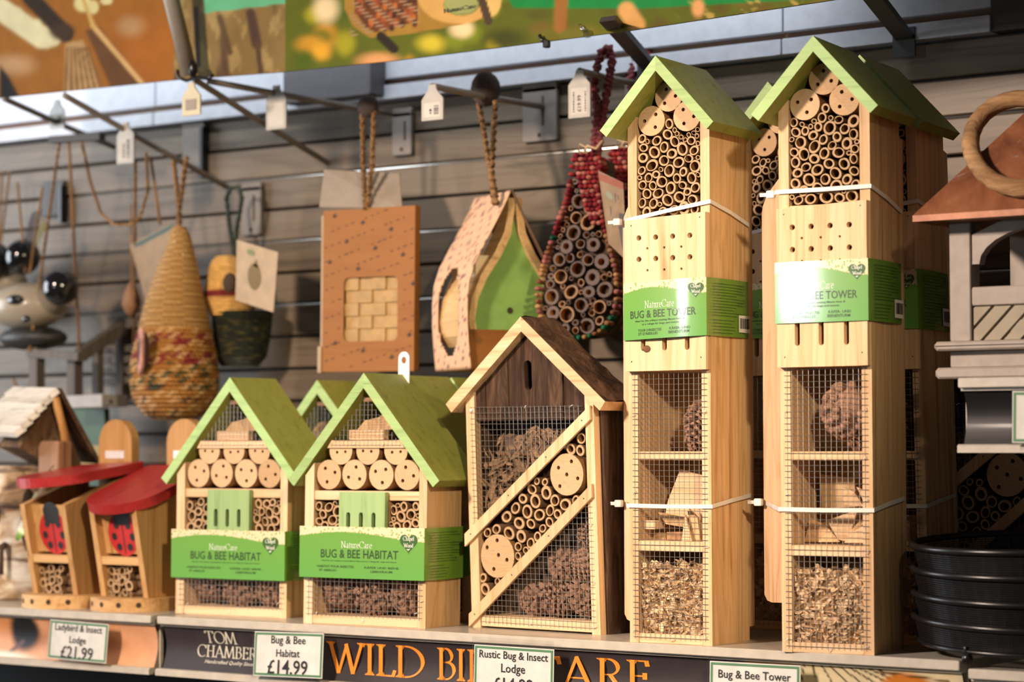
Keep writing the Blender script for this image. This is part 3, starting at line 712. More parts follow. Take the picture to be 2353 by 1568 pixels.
# ---- header poster above the hooks
YP = .15
def paint_poster(P):
    P.c[:] = lin((140, 84, 24)); f = fbm(P.x*.02, P.y*.02, 5)
    # feathers picture on the left
    P.blob(60, 60, 110, 60, lin((150, 92, 26)), .9); P.blob(330, 120, 120, 110, lin((152, 84, 22)), .9); P.blob(300, 60, 40, 30, lin((166, 122, 84)), .9); P.blob(30, 150, 60, 30, lin((176, 132, 96)), .9)
    P.poly([(0, 150), (0, 230), (45, 222), (20, 175)], lin((26, 20, 16)), 8)
    for i in range(9): P.blob(6+i*15, 24+i*9 + 8*sin(i*2.1), 16, 22, lin((196, 178, 140)), .35, 30)
    P.band(0, 20, 95, 86, 42, lin((206, 190, 156)), 8)
    P.blob(190, 8, 22, 22, lin((200, 182, 130)), .35); P.blob(214, 16, 14, 18, lin((196, 176, 124)), .35); P.blob(244, 2, 16, 10, lin((196, 178, 132)), .35)
    P.band(70, -5, 150, 78, 30, lin((44, 30, 20)), 8); P.blob(142, 72, 34, 24, lin((58, 38, 22)), .5)
    P.poly([(150, 100), (190, 92), (232, 205), (240, 225), (146, 225)], lin((168, 128, 86)), 8)
    for i in range(7): P.band(155+i*8, 110, 150+i*14, 215, 2.5, lin((112, 76, 44)), 3)
    P.poly([(196, 70), (226, 60), (330, 190), (260, 215)], lin((92, 56, 26)), 10); P.band(212, 58, 326, 192, 7, lin((196, 150, 100)), 4)
    P.band(190, -4, 214, 60, 5, lin((184, 144, 84)), 4)
    # tree trunk picture
    m = sstep(P.x, 398, 402)*(1 - sstep(P.x, 655, 657)); P.lay(m, lin((122, 98, 58)))
    P.lay(m*sstep(fbm(P.x*.11, P.y*.06, 12, 4), .05, .6), lin((150, 126, 80))); P.lay(m*sstep(fbm(P.x*.07, P.y*.018, 14, 3), .15, .7), lin((84, 62, 46)))
    P.band(450, 20, 455, 150, 5, lin((62, 50, 46)), 6); P.band(505, 40, 528, 120, 8, lin((84, 64, 40)), 6); P.band(576, 30, 590, 100, 14, lin((72, 52, 44)), 10); P.band(592, 100, 600, 170, 7, lin((80, 56, 40)), 5)
    P.poly([(463, -30), (660, -30), (660, 8), (470, 30)], lin((92, 164, 126)), 2)
    # leafy bokeh picture with the feeder
    m = sstep(P.x, 655, 658); P.lay(m, lin((84, 90, 20)))
    R = np.random.RandomState(4)
    for i in range(70):
        x = R.uniform(665, 1960); y = R.uniform(-20, 170); right = x > 1180
        c = [(120, 130, 26), (168, 156, 30), (60, 84, 16), (190, 170, 40), (78, 70, 24), (200, 140, 40)][R.randint(6)] if not right else [(110, 84, 36), (92, 74, 24), (128, 100, 46), (78, 76, 24), (104, 110, 26), (88, 60, 30)][R.randint(6)]
        P.lay(m*(1 - sstep(np.hypot((P.x-x)/R.uniform(18, 46), (P.y-y)/R.uniform(16, 40)), .3, 1.2))*.75, lin(c))
    P.blob(750, 20, 36, 40, lin((214, 190, 150)), .7); P.blob(738, 120, 30, 24, lin((206, 150, 40)), .8); P.blob(870, 140, 60, 24, lin((202, 142, 90)), .7); P.blob(1060, 66, 34, 26, lin((216, 190, 146)), .6)
    P.blob(990, 100, 40, 26, lin((196, 176, 50)), .8); P.blob(1160, 90, 60, 30, lin((60, 62, 16)), .8); P.blob(1330, 80, 120, 24, lin((104, 100, 30)), .9); P.blob(700, 140, 30, 30, lin((70, 86, 14)), .8)
    P.poly([(1150, -30), (1960, -30), (1900, -4), (1470, 20), (1180, 18)], lin((20, 122, 58)), 8)
    P.band(1290, -10, 1286, 60, 18, lin((140, 92, 40)), 12); P.band(1440, 24, 1462, 56, 26, lin((200, 148, 88)), 14); P.blob(1604, 18, 18, 26, lin((210, 150, 96)), .6)
    g = sstep(fbm(P.x*.12, P.y*.14, 22, 3), .35, .8)*sstep(P.x, 1540, 1620)*(1 - sstep(P.x, 1880, 1960)); P.lay(g*.8, lin((180, 152, 80)))
    # the feeder: wooden hoop, nuts behind wires, round end with an oval plate
    P.poly([(792, -40), (792, 20), (812, 62), (850, 86), (900, 84), (1000, 68), (1090, 50), (1140, 30), (1152, -40)], lin((150, 112, 44)), 3)
    nut = [(812, -40), (818, 28), (838, 62), (862, 74), (960, 48), (960, -40)]
    P.poly(nut, lin((96, 52, 26)), 3)
    for i in range(70):
        x = R.uniform(818, 955); y = R.uniform(-18, 66)
        if x > 815 + max(0, (y-20)*.6) and y < 76 - (x-850)*.2: P.blob(x, y, 7, 10, lin([(170, 92, 36), (120, 60, 34), (150, 74, 40), (60, 34, 20)][R.randint(4)]), .5)
    for i in range(9): P.band(806, 10+i*9, 962, -22+i*9, 1.0, lin((150, 120, 92)), 1)
    P.blob(1050, -10, 92, 66, lin((196, 150, 84)), .05); P.blob(1130, -12, 24, 52, lin((206, 168, 100)), .15)
    P.blob(1060, 10, 42, 27, lin((124, 128, 70)), .08); P.blob(1060, 8, 39, 24, lin((146, 148, 92)), .08)
    P.band(1104, -10, 1122, 48, 16, lin((72, 54, 40)), 3); P.band(876, 84, 905, 112, 18, lin((40, 32, 22)), 4)
nx, ny = 560, 120
pxs = np.linspace(-60, 2120, nx); bl = np.interp(pxs, [-60, 0, 384, 655, 900, 1426, 1900, 2120], [231, 225, 185, 165, 140, 73, 2, -32])
v = []; GX = np.zeros((ny, nx)); GY = np.zeros((ny, nx))
for j in range(ny):
    for i in range(nx):
        py = bl[i] - j*(bl[i]+330)/(ny-1); GX[j, i] = pxs[i]; GY[j, i] = py
P = Paint(GX, GY, (.3, .2, .1)); paint_poster(P); P.c *= np.where((GX < 400)[..., None], np.array([1.0, 1.16, 1.1]), np.array([1., 1.06, 1.0]))
for j in range(ny):
    for i in range(nx): q = at(GX[j, i], GY[j, i], Y=YP); v.append((q[0], YP + .0005*sin(q[0]*9), q[2]))
n_ = nx*ny; bk = [(a, b + .004, c) for a, b, c in v]
F = [(j*nx+i, j*nx+i+1, (j+1)*nx+i+1, (j+1)*nx+i) for j in range(ny-1) for i in range(nx-1)]
pt = thing('header_poster', 'wide printed bird feeder header poster hanging above the hooks', 'poster', tuple(at(900, 0, Y=YP)))
o0 = np.array(pt.location); loc_ = lambda L: [tuple(np.array(p) - o0) for p in L]
mb = MB(); mb.add(loc_(v), F, 0, True, None, [tuple(c) for c in P.c.reshape(-1, 3)]); obj('printed_face', mb, PRINT, pt)
e = [(i, n_+i, n_+i+1, i+1) for i in range(nx-1)]
mb = MB(); mb.add(loc_(v[:nx] + bk[:nx] + bk[-nx:]), [(i, nx+i, nx+i+1, i+1) for i in range(nx-1)] + [(nx+i, 2*nx+i, 2*nx+i+1, nx+i+1) for i in range(nx-1)]); obj('poster_board', mb, plain('poster_board', (.16, .14, .13), .7), pt)
q = at(1020, 18, Y=YP) - o0; q2 = at(1094, 8, Y=YP) - o0
put_text(pt, 'NatureCare', 0, (q[2]+q2[2])/2 - .004, q2[0]-q[0], .005, INK, -.0012, 'serif', left=q[0], wgt=(.16, .07, 0), slope=(q2[2]-q[2])/(q2[0]-q[0])*0+.03)
# clips under the poster
for (px, py, mt, lb) in ((1250, 92, BLACK, 'small black clip on the lower edge of the header poster'), (1343, 68, clear('clear_plastic', .06, (.9, .9, .86), .75), 'small clear plastic clip on the lower edge of the header poster')):
    p = at(px, py, Y=YP - .004); t = thing('poster_clip', lb, 'clip', tuple(p))
    mb = MB(); mb.tube([(-.006, 0, .006), (-.002, -.002, .001), (.002, -.002, -.003)], .0022, 8); obj('grip', mb, mt, t)
    mb = MB(); mb.box(.0005, .0075, -.004, .003, -.0095, -.0005, bev=.0012); obj('jaw', mb, mt, t)
# slanted dark struts from poster to wall, grey tube in front of the poster
for (a, b, lb) in (((1415, 72), (1488, 156), 'dark grey slanted strut behind the poster above the first tower'), ((2012, 8), (2078, 92), 'dark grey slanted strut above the right hand tower roof')):
    p0 = at(*a, Y=YP + .01); p1 = at(*b, Y=YW - .016); d = p1 - p0; ln = np.linalg.norm(d)
    t = thing('header_strut', lb, 'strut', tuple(p1)); M = Matrix.Identity(4)
    mb = MB(); ext = p0 - d*.25 - p1; w_ = .0105
    ev = [np.array([w_, 0, 0]), np.array([-w_, 0, 0])]; th = np.array([0, .004, .006])
    vs = [ev[0], ev[1], ev[1]+th, ev[0]+th]; vs = vs + [ext + q for q in vs]
    mb.add(vs, [(0, 1, 2, 3), (7, 6, 5, 4), (0, 4, 5, 1), (1, 5, 6, 2), (2, 6, 7, 3), (3, 7, 4, 0)]); obj('strut_bar', mb, plain('charcoal_metal', (.035, .033, .032), .5), t)
    mb = MB(); mb.box(-.014, .014, -.002, .001, -.02, .014); obj('foot_plate', mb, plain('charcoal_metal', (.035, .033, .032), .5), t)
GREYMETAL = plain('grey_hook_metal', (.27, .235, .19), .5, .1)
p0 = at(437, 172, Y=.125); p1 = at(392, -8, Y=.10); p2 = p1 + (p1-p0)*.5
t = thing('hanging_tube', 'grey metal tube hanging in front of the header poster', 'tube', tuple(p0))
mb = MB(); mb.tube([p-p0 for p in (p0, p1, p2)], .0105, 14); obj('tube_body', mb, GREYMETAL, t)
mb = MB(); mb.tube([(-.022, .0, .008), (-.020, 0, -.002), (-.006, 0, -.007), (.012, 0, -.004), (.03, 0, -.008), (.04, 0, -.004)], .0022, 8); mb.ball((.008, -.004, .006), (.007, .006, .011), 10, 8); obj('tie_hook', mb, BLACK, t, 'black tie hook at the tube end')
# ------------------------------------------------------------------ bug and bee habitats
def habitat(loc, yaw, label, lean=0., lz=0., seed=0, full=True, hanger=False):
    t = thing('bug_habitat', label, 'insect house', loc, yaw, 'green roofed insect habitats on the shelf')
    W, D, R = .170, .070, random.Random(seed)
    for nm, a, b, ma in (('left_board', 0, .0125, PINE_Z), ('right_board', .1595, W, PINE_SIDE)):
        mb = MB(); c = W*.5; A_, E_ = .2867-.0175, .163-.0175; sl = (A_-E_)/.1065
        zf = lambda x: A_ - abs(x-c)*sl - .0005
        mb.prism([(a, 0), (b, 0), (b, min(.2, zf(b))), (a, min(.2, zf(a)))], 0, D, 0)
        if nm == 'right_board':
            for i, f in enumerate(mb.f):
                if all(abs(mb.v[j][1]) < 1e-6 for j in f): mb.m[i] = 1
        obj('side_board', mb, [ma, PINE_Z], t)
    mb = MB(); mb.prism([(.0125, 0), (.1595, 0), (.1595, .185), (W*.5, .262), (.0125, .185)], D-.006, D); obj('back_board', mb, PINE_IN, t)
    for z0, z1 in ((0, .0103), (.055, .063), (.0915, .0985), (.1420, .1525)):
        mb = MB(); mb.box(.0127, .1593, .0003 + (.001 if z0 > .05 else 0), D-.0065, z0, z1, bev=.0008); obj('shelf_board', mb, PINE_X, t)
    mb = MB(); mb.prism([(.031, .2016), (.139, .2016), (.133, .2105), (.037, .2105)], -.0005, D-.0065); obj('tray_board', mb, PINE_X, t)
    mb = MB(); mb.box(.058, .1065, .004, .016, .2107, .2225, bev=.001); obj('wood_block', mb, PINE_X, t)
    mb = MB(); mb.prism([(.060, .2226), (.118, .2226), (.113, .231), (.099, .242), (.089, .2365), (.070, .233)], .018, .05); obj('wood_chip', mb, PINE_IN, t)
    mb = MB(); mb.box(W/2-.008, W/2+.008, .006, .02, .2545, .259); obj('ridge_block', mb, LOG_SIDE, t)
    for i, (x, z) in enumerate(((.0325, .171), (.0685, .1712), (.106, .1710), (.1415, .1711))):
        log(t, x, z, .0170, LOG3[(i+seed) % 4], .0015, .055, i*1.9+seed)
    for i, x in enumerate((.0485, .0865, .1255)): log(t, x, .1985, .0160, LOGH[(i+seed) % 2], .002, .05)
    # green front panel with three slots
    slots = [slot(x, .1005 + .006, .1285, .0055) for x in (.066, .0838, .1013)]
    mb = MB(); mb.prism([(.053, .0985), (.117, .0985), (.117, .1515), (.053, .1515)], -.006, 0.0002, 0, slots); obj('slotted_panel', mb, GREEN_PANEL, t, 'pale green panel with three slots')
    mb = MB(); mb.box(.05, .12, .03, .032, .0987, .1418); mb.box(.0530, .0545, .003, .03, .0987, .1418); mb.box(.1155, .117, .003, .03, .0987, .1418); obj('slot_lining', mb, PINE_IN, t)
    for a, b, sd in ((.0128, .0525, 1), (.1175, .1592, 2)):
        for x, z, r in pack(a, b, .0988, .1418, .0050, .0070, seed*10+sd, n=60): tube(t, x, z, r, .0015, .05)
    # pine cones behind the bottom netting
    for i, (x, y, z, s, ro) in enumerate(((.036, .03, .037, .020, (1.2, .3, 0)), (.082, .026, .033, .0225, (.4, 1.3, .4)), (.128, .032, .034, .022, (1.0, -.5, 1)), (.06, .048, .037, .018, (0, 1.2, .2)), (.105, .05, .032, .02, (.2, 1, .8)))):
        cone(t, x, y, z, s, ro, i)
    # netting bottom and gable
    wire_mesh(t, .0045, .166, .0085, .0915, -.0006, seed=seed)
    c, zt, sl = W*.5, .262, (.2867-.163)/.1065
    wire_mesh(t, .03, .14, .2025, .262, -.0008, .0056, zr=lambda x: (.2025, zt - abs(x-c)*sl), xr=lambda z: (c-(zt-z)/sl, c+(zt-z)/sl), seed=seed+5)
    mb = MB()
    for x, z in ((.02, .012), (.085, .0055), (.158, .0165), (.165, .03), (.07, .206), (.11, .205)): staple(mb, x, z, -.001, R.uniform(.2, 1.2))
    obj('staple', mb, STEEL, t)
    gable_roof(t, W*.5-.0015, .1055, .2870, .1650, .0112, -.004, .086)
    sleeve(t, -.0012, .1727, -.0078, D+.001, .0535+lz, .1120+lz, .0012, 'habitat', seed, False)
    if hanger:
        mb = MB(); P_ = slot(.085, .235, .3135, .0155, 10); mb.prism(P_, D+.0035, D+.005, 0, [disc(.085, .3035, .0042, 12, .8)]); obj('hanger_plate', mb, STEEL, t, 'white metal hanger plate with a hole')
    rack(t, lean); return t
habitat((-.3381, .0458, 0), 4, 'green roofed bug and bee habitat beside the ladybird houses, front left one', .012, -.009, 1)
habitat((-.1048, .0156, 0), 4, 'green roofed bug and bee habitat beside the bark roofed lodge, with white hanger plate', .017, 0, 2, True, True)
def by_apex(px, py, Y, w, yaw=4): p = at(px, py, Y=Y); y = radians(yaw); return (p[0]-w*cos(y), Y - w*sin(y), 0)
habitat(by_apex(735, 878, .215, .085), 4, 'green roofed bug habitat in the back row, between the two front ones', 0, 0, 3)
habitat(by_apex(940, 872, .130, .085), 4, 'green roofed bug habitat directly behind the one with the hanger plate', 0, 0, 4)
habitat(by_apex(1043, 884, .232, .085), 4, 'rearmost green roofed bug habitat, only its ridge tip showing beside the bark roof', 0, 0, 5)

# ------------------------------------------------------------------ bug and bee towers
def tower(loc, yaw, label, kind, seed, lab=(.3235, .3845), plate_z=.03, lslope=.02, bulge=.0008, ties=True, lean=0.):
    t = thing('bug_tower', label, 'insect house', loc, yaw, 'tall insect towers on the shelf')
    W, D, R = .0955, .086, random.Random(seed)
    A_, E_, H2 = .6045, .5315, .0660; cx = .0478; th = .0105; sl = (A_-E_)/H2; vt = th*sqrt(1+sl*sl)
    zf = lambda x: A_ - vt - abs(x-cx)*sl - .0004
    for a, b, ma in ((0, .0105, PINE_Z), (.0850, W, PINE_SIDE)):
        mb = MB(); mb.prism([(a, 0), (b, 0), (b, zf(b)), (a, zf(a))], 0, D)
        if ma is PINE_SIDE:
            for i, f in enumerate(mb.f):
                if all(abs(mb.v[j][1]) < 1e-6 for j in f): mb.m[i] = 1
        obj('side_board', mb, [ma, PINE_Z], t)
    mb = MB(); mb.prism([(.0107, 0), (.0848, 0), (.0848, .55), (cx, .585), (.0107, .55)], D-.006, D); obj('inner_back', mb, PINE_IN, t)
    # wide mounting board behind with rounded shoulders, standing out to the left
    L = -.054; zb = plate_z
    pl = [(L+.008, zb), (W, zb), (W, .512), (.0478, .56), (.020, .545), (-.004, .532)] + [(-.004 + (L+.004)*(.5-.5*cos(pi*i/10)), .528 - .085*i/10) for i in range(1, 11)] + [(L, .40), (L, zb+.008), (L+.003, zb+.002)]
    mb = MB(); mb.prism(pl, D, D+.012); obj('mounting_board', mb, PINE_Z, t)
    for z0, z1 in ((0, .0098), (.0948, .1052), (.1885, .1975), (.281, .290), (.431, .4412)):
        mb = MB(); mb.box(.0107, .0848, .0004, D-.0065, z0, z1, bev=.0008); obj('shelf_board', mb, PINE_X, t)
    # drilled front board
    big = [(x, z) for z in (.4190, .3968) for x in (.0173, .0371, .0569, .0767)]; sm = [(x, z) for z in (.4078, .3850) for x in (.0272, .047, .0668)]
    hs = [disc(x, z, .0029, 12) for x, z in big] + [disc(x, z, .0014, 8) for x, z in sm] + [slot(x, .3015, .330, .0054) for x in (.0218, .0468, .0730)]
    dz = -.0035
    mb = MB(); mb.prism([(.0006, .2805), (.0945, .2812), (.0945, .4425), (.0006, .4378)], -.0085, 0, 0, hs); obj('drilled_board', mb, PINE_Z, t)
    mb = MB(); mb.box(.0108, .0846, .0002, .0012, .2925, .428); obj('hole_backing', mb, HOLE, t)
    mb = MB()
    for x, z in ((.008, .4315), (.088, .4365), (.008, .2900), (.0885, .2930)): mb.tube([(x, -.0088, z), (x+.0006, -.0088, z+.0014)], .0004, 5)
    obj('brad_nail', mb, INK2, t)
    # bamboo and log slices under the roof
    logs = ((.0480, .5655), (.0278, .5415), (.0692, .5435))
    for i, (x, z) in enumerate(logs): log(t, x, z, .0157, LOG3[(i+seed) % 4], .001, .05, seed*1.3 + i*2.)
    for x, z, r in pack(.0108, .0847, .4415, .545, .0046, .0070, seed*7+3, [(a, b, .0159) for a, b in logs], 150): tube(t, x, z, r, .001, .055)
    # fillings
    shavings(t, .0112, .0842, .004, .05, .0105, .084, 620, seed+11)
    mb = MB(); mb.box(.0108, .0846, .0105, .02, .0101, .079); obj('shaving_mass', mb, SHAV, t)
    if kind == 'left':
        cone(t, .070, .035, .226, .021, (.1, .2, 0), 1); cone(t, .058, .055, .213, .018, (.6, .9, 0), 2)
        chips = []; pc = [([(1563,1079),(1612,1092),(1626,1110),(1622,1200),(1560,1205),(1527,1190),(1535,1150)], .03, .004, PINE_X), ([(1512,1178),(1575,1190),(1570,1212),(1530,1205)], .022, .006, PINE_IN), ([(1470,1196),(1505,1197),(1505,1217),(1478,1216)], .010, .02, PINE_X),
              ([(1574,1184),(1590,1247),(1566,1247)], .006, .003, PINE_Z), ([(1578,1165),(1602,1190),(1610,1247),(1592,1247)], .012, .004, PINE_SIDE), ([(1532,1223),(1568,1223),(1568,1247),(1532,1247)], .014, .02, LOG_SIDE), ([(1475,1222),(1530,1226),(1530,1247),(1470,1247)], .03, .02, PINE_IN)]
    elif kind == 'right':
        cone(t, .060, .036, .238, .0300, (1.2, .15, .3), 3); cone(t, .072, .045, .213, .018, (0, 1.2, 0), 1)
        chips = []; pc = [([(1885,1090),(1962,1100),(1970,1165),(1888,1170)], .05, .006, PINE_IN), ([(1820,1100),(1872,1095),(1868,1246),(1825,1246)], .07, .006, PINE_IN), ([(1935,1120),(1962,1130),(1985,1165),(1940,1160)], .024, .004, PINE_X), ([(1968,1120),(1988,1128),(1988,1160)], .012, .004, PINE_Z),
              ([(1862,1190),(1905,1215),(1880,1246),(1840,1246)], .032, .004, PINE_SIDE), ([(1900,1196),(1970,1172),(1948,1246),(1925,1240)], .020, .004, PINE_X), ([(1940,1248),(1950,1230),(1990,1204),(1992,1248)], .010, .008, PINE_X), ([(1952,1222),(1992,1180),(1992,1196),(1956,1232)], .016, .004, PINE_SIDE), ([(1880,1246),(1905,1216),(1930,1246)], .026, .006, PINE_SIDE)]
    else:
        cone(t, .05, .035, .228, .024, (.5, .4, 0), 2); chips = [((.04, .02, .12), (.02, .004, .016), (.2, .5, .3)), ((.065, .03, .118), (.018, .003, .014), (0, -.3, .4))]
    if kind == 'left':
        mb = MB(); mb.ball((.0262, -.0085, .3035), (.0046, .00025, .0038), 12, 6); obj('wood_knot', mb, bark('dark_knot_wood', ((.03, .015, .008), (.12, .06, .03), (.30, .17, .08)), 'x', .8), t, 'dark knot by the first slot')
    if kind != 'rear':
        Fl = Frame(loc, yaw)
        for P_, ly, thk, mt in pc:
            q = [Fl.pt(x, y, ly) for x, y in P_]; q = [(min(max(a, .0112), .0842), max(c, .1056)) for a, b, c in q]; mb = MB(); mb.prism(q, ly, ly+thk); obj('wood_chip', mb, mt, t)
    for c, h, ro in chips:
        k = R.uniform(.3, .7); mb = MB(); mb.prism([(-h[0]*.8, -h[2]), (h[0], -h[2]*.8), (h[0]*.7, h[2]*.75), (-h[0]*k*.4, h[2])], -h[1], h[1]); obj('wood_chip', mb, PINE_X, t, loc=c, rot=ro)
    wire_mesh(t, .0045, .0915, .004, .2795, -.0007, .0058, seed=seed)
    mb = MB()
    for x, z in ((.006, .235), (.089, .238), (.007, .155), (.089, .15), (.048, .19), (.088, .191), (.006, .012), (.088, .008), (.05, .004), (.09, .1)): staple(mb, x, z, -.0012, R.uniform(.2, 1.4))
    obj('staple', mb, STEEL, t)
    gable_roof(t, cx, H2, A_, E_, th, -.027, .088)
    sleeve(t, -.0010 if kind != 'left' else -.0002, W+.0008, -.0102, D+.0005, lab[0], lab[1], bulge, 'tower', seed, True, lslope)
    if ties:
        z1, z2 = (.4375, .141) if kind != 'right' else (.4545, .1400)
        rise = .016 if kind != 'right' else .002
        Lt = L + .004; zl = z1 + (.009 if kind != 'right' else .0)
        cable_tie(t, ([(Lt, D-.002, zl)] if kind != 'right' else [(-.008, .006, z1)]) + [(-.0015, -.0012, z1+.001), (W*.5, -.0022, z1 + rise*.55), (W+.001, -.0012, z1+rise), (W+.0015, D*.5, z1 + rise - .008), (W+.0012, D+.001, z1+rise-.018), (W*.5, D+.013, z1+rise-.02)], (Lt-.008, D-.004, zl) if kind != 'right' else (-.010, .004, z1-.0005))
        cable_tie(t, [(Lt, D-.002, z2+(.0 if kind != 'right' else .004)), (-.0015, -.0012, z2 + .0005), (W*.5, -.0022, z2), (W+.001, -.0012, z2+.0005), (W+.0015, D*.5, z2+.006), (W+.0012, D+.001, z2+.010), (W*.5, D+.013, z2+.01)], (Lt-.008, D-.004, z2+(.0 if kind != 'right' else .005)))
    rack(t, lean); return t
tower((.3528, .0052, 0), 4.5, 'front pine insect tower with tilted wood slab, right of the bark roofed lodge', 'left', 1, (.3125, .3720), .014, .035, .0046)
tower((.5400, -.0060, 0), 7.8, 'front pine insect tower at right whose sleeve shines in a white glare', 'right', 2, (.3238, .3845), .042, .010, .0007)
p = at(1737, 590, Y=.232); tower((p[0]-.0173, .232, 0), 2, 'rear pine insect tower half hidden in the gap between the two front towers', 'rear', 3, (.322, .383), .05, 0., .0008, True)
p = at(2113, 900, Y=.126); tower((p[0]-.0955 + .004, .126, 0), 7, 'rear pine insect tower shaded behind the glaring right hand tower', 'rear', 4, (.322, .383), .05, 0., .0008, True, -.02)

# ------------------------------------------------------------------ rustic lodges
BARK_Z = bark('brown_bark_upright', ((.016, .009, .006), (.062, .033, .019), (.155, .098, .064)), 'z', 1.)
BARK_Y = bark('brown_bark_roof', ((.03, .016, .010), (.105, .055, .030), (.20, .115, .07)), 'x', 1.)
FIBRE = plain('brown_leaf_litter', (.22, .125, .06), .85, var=.35)
def rustic(loc, yaw, lean, label, seed=0):
    t = thing('rustic_lodge', label, 'insect house', loc, yaw, 'bark roofed insect lodges')
    W, D = .1815, .050; cx = .0905; Fm = Frame((.096, .073), -3.3)
    A_, E_, H2, th = .3465, .2510, .1135, .0125; sl = (A_-E_)/H2; vt = th*sqrt(1+sl*sl); zf = lambda x: A_ - vt - abs(x-cx)*sl - .0003
    for a, b, nm in ((0, .0125, 'side_post'), (.1700, W, 'side_post')):
        mb = MB(); mb.prism([(a, 0), (b, 0), (b, zf(b)), (a, zf(a))], 0, .010); obj(nm, mb, PINE_Z, t)
    for a, b in ((-.0025, .010), (.1715, W+.003)):
        R = random.Random(int(b*1e4)); mb = MB(); n = 26; vs = []; f = []
        for i in range(n+1):
            z = (zf((a+b)/2)-.004)*i/n
            for k in range(9):
                y = .0102 + (D-.0102)*k/8; o = (.0035*sin(pi*k/8)**.6 + R.uniform(-.0009, .0009)) if 0 < k < 8 else 0
                vs.append(((b + o) if a > .1 else (a - o), y, z))
            vs.append(((a if a > .1 else b), D, z)); vs.append(((a if a > .1 else b), .0102, z))
        q = 11
        for i in range(n):
            for k in range(q): f.append((i*q+k, i*q+(k+1) % q, (i+1)*q+(k+1) % q, (i+1)*q+k))
        f += [tuple(range(q)), tuple(n*q+k for k in range(q))]
        mb.add(vs, f, 0, True); obj('bark_side', mb, BARK_Z, t, 'side slab with rough brown bark')
    mb = MB(); mb.prism([(.0105, 0), (.171, 0), (.171, .255), (cx, .32), (.0105, .255)], D-.005, D); obj('back_board', mb, plain('dark_board', (.10, .06, .035), .8), t)
    mb = MB(); mb.box(.0130, .1698, .0004, D-.006, .0020, .0138, bev=.001); obj('floor_board', mb, PINE_X, t)
    # bark gable with keyhole slot: vertical bark strips
    R = random.Random(3); xs = [.0127, .027, .044, .060, .0785, .0980, .118, .138, .155, .1698]
    for i, (a, b) in enumerate(zip(xs[:-1], xs[1:])):
        hole = [slot(.0885, .265, .2985, .0105, 6)] if a < .0885 < b else []
        y = .004 + R.uniform(-.0016, .0016)
        mb = MB(); P_ = [(a+.0002, .2315), (b-.0002, .2315), (b-.0002, zf(b-.0002))] + ([(cx, zf(cx))] if a < cx < b else []) + [(a+.0002, zf(a+.0002))]
        mb.prism(P_, y, y+.007, 0, hole); obj('bark_strip', mb, BARK_Z, t)
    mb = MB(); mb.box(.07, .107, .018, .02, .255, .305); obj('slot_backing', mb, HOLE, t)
    # roof: bark slabs with sawn front edges
    for sgn in (-1, 1):
        n = 16; R = random.Random(7+sgn); ex = H2; vs = []; f = []
        nx_, nz_ = sgn*sin(atan(sl))*th, cos(atan(sl))*th
        ys = [-.008] + [-.008 + .060*j/6 for j in range(1, 7)]
        for j, y in enumerate(ys):
            for i in range(n+1):
                s_ = i/n; x = cx + sgn*ex*s_; z = A_ - (A_-E_)*s_; b = 0 if j == 0 else R.uniform(-.0008, .0032)
                vs.append((x + nx_/th*b, y, z + nz_/th*b))
        m_ = n+1; base = len(vs)
        for j, y in ((0, ys[0]), (1, ys[-1])):
            vs += [(cx, y, A_-vt), (cx + sgn*ex - nx_, y, E_ - nz_)]
        for j in range(6):
            for i in range(n): f.append((j*m_+i, j*m_+i+1, (j+1)*m_+i+1, (j+1)*m_+i))
        mb = MB(); mb.add(vs, f, 0, True)
        fr = tuple(range(m_)) + (base+1, base); bk_ = tuple(6*m_+i for i in range(m_)) + (base+3, base+2)
        mb.add(vs, [fr, bk_, (base, base+1, base+3, base+2), (n, 6*m_+n, base+3, base+1)], 1)
        for i in range(len(mb.f)-1, len(mb.f)): pass
        o = obj('bark_roof_slab', mb, [BARK_Y, PINE_X], t, 'roof slab with bark top and pale sawn edge')
    # diagonal strips
    def strip(c):
        mb = MB(); mb.prism(c, -.0042, -.0006); obj('diagonal_strip', mb, PINE_Z, t)
        m2 = MB(); (ax, az), (bx, bz) = ((c[0][0]+c[3][0])/2, (c[0][1]+c[3][1])/2), ((c[1][0]+c[2][0])/2, (c[1][1]+c[2][1])/2)
        for q in (.05, .36, .66, .94):
            x, z = ax+(bx-ax)*q, az+(bz-az)*q; m2.add([(p[0], -.0045, p[1]) for p in disc(x, z, .0009, 7)], [tuple(range(7))])
        obj('nail_head', m2, INK2, t)
    strip([(-.0040, .0905), (.1795, .2320), (.1795, .2470), (-.0040, .1045)])
    strip([(-.0015, .0005), (.1785, .1480), (.1785, .1625), (-.0010, .0150)])
    # bamboo between the strips, placed from the photograph
    tp = [(752,105,31),(820,111,32),(706,178,46),(835,208,57),(634,262,44),(745,283,58),(914,276,48),(1012,314,55),(1095,272,36),(559,347,50),(670,378,57),(782,407,53),(869,366,46),(950,402,42),(477,424,52),(590,483,53),(703,488,44),(875,473,42),(812,530,37),(398,535,46),(315,566,40),(507,573,55),(614,601,52),(759,605,42),(692,664,44),(583,694,38),(657,728,32),(591,780,34),(268,975,40),(392,1005,30),(287,1076,52)]
    def loc_px(x, y): p_ = Fm.pt(x, y, .001); return p_[0] + .036*p_[2], p_[2]
    for i, (x, y, r) in enumerate(tp):
        a, b = loc_px(1040 + x*400/1568, 1080 + y*400/1568); tube(t, a, b, r*400/1568/5500*2.62*1.10, .001, .045)
    for x, y, r in ((1150, 1027, 42), (1070, 1115, 42), (1152, 1125, 42)):
        a, b = loc_px(1010 + x*440/1568, 720 + y*440/1568); tube(t, a, b, r*440/1568/5500*2.62*1.08, .001, .045)
    log(t, .1412, .1722, .0230, LOG5, .001, .045); log(t, .0392, .0807, .0243, LOG5B, .001, .045)
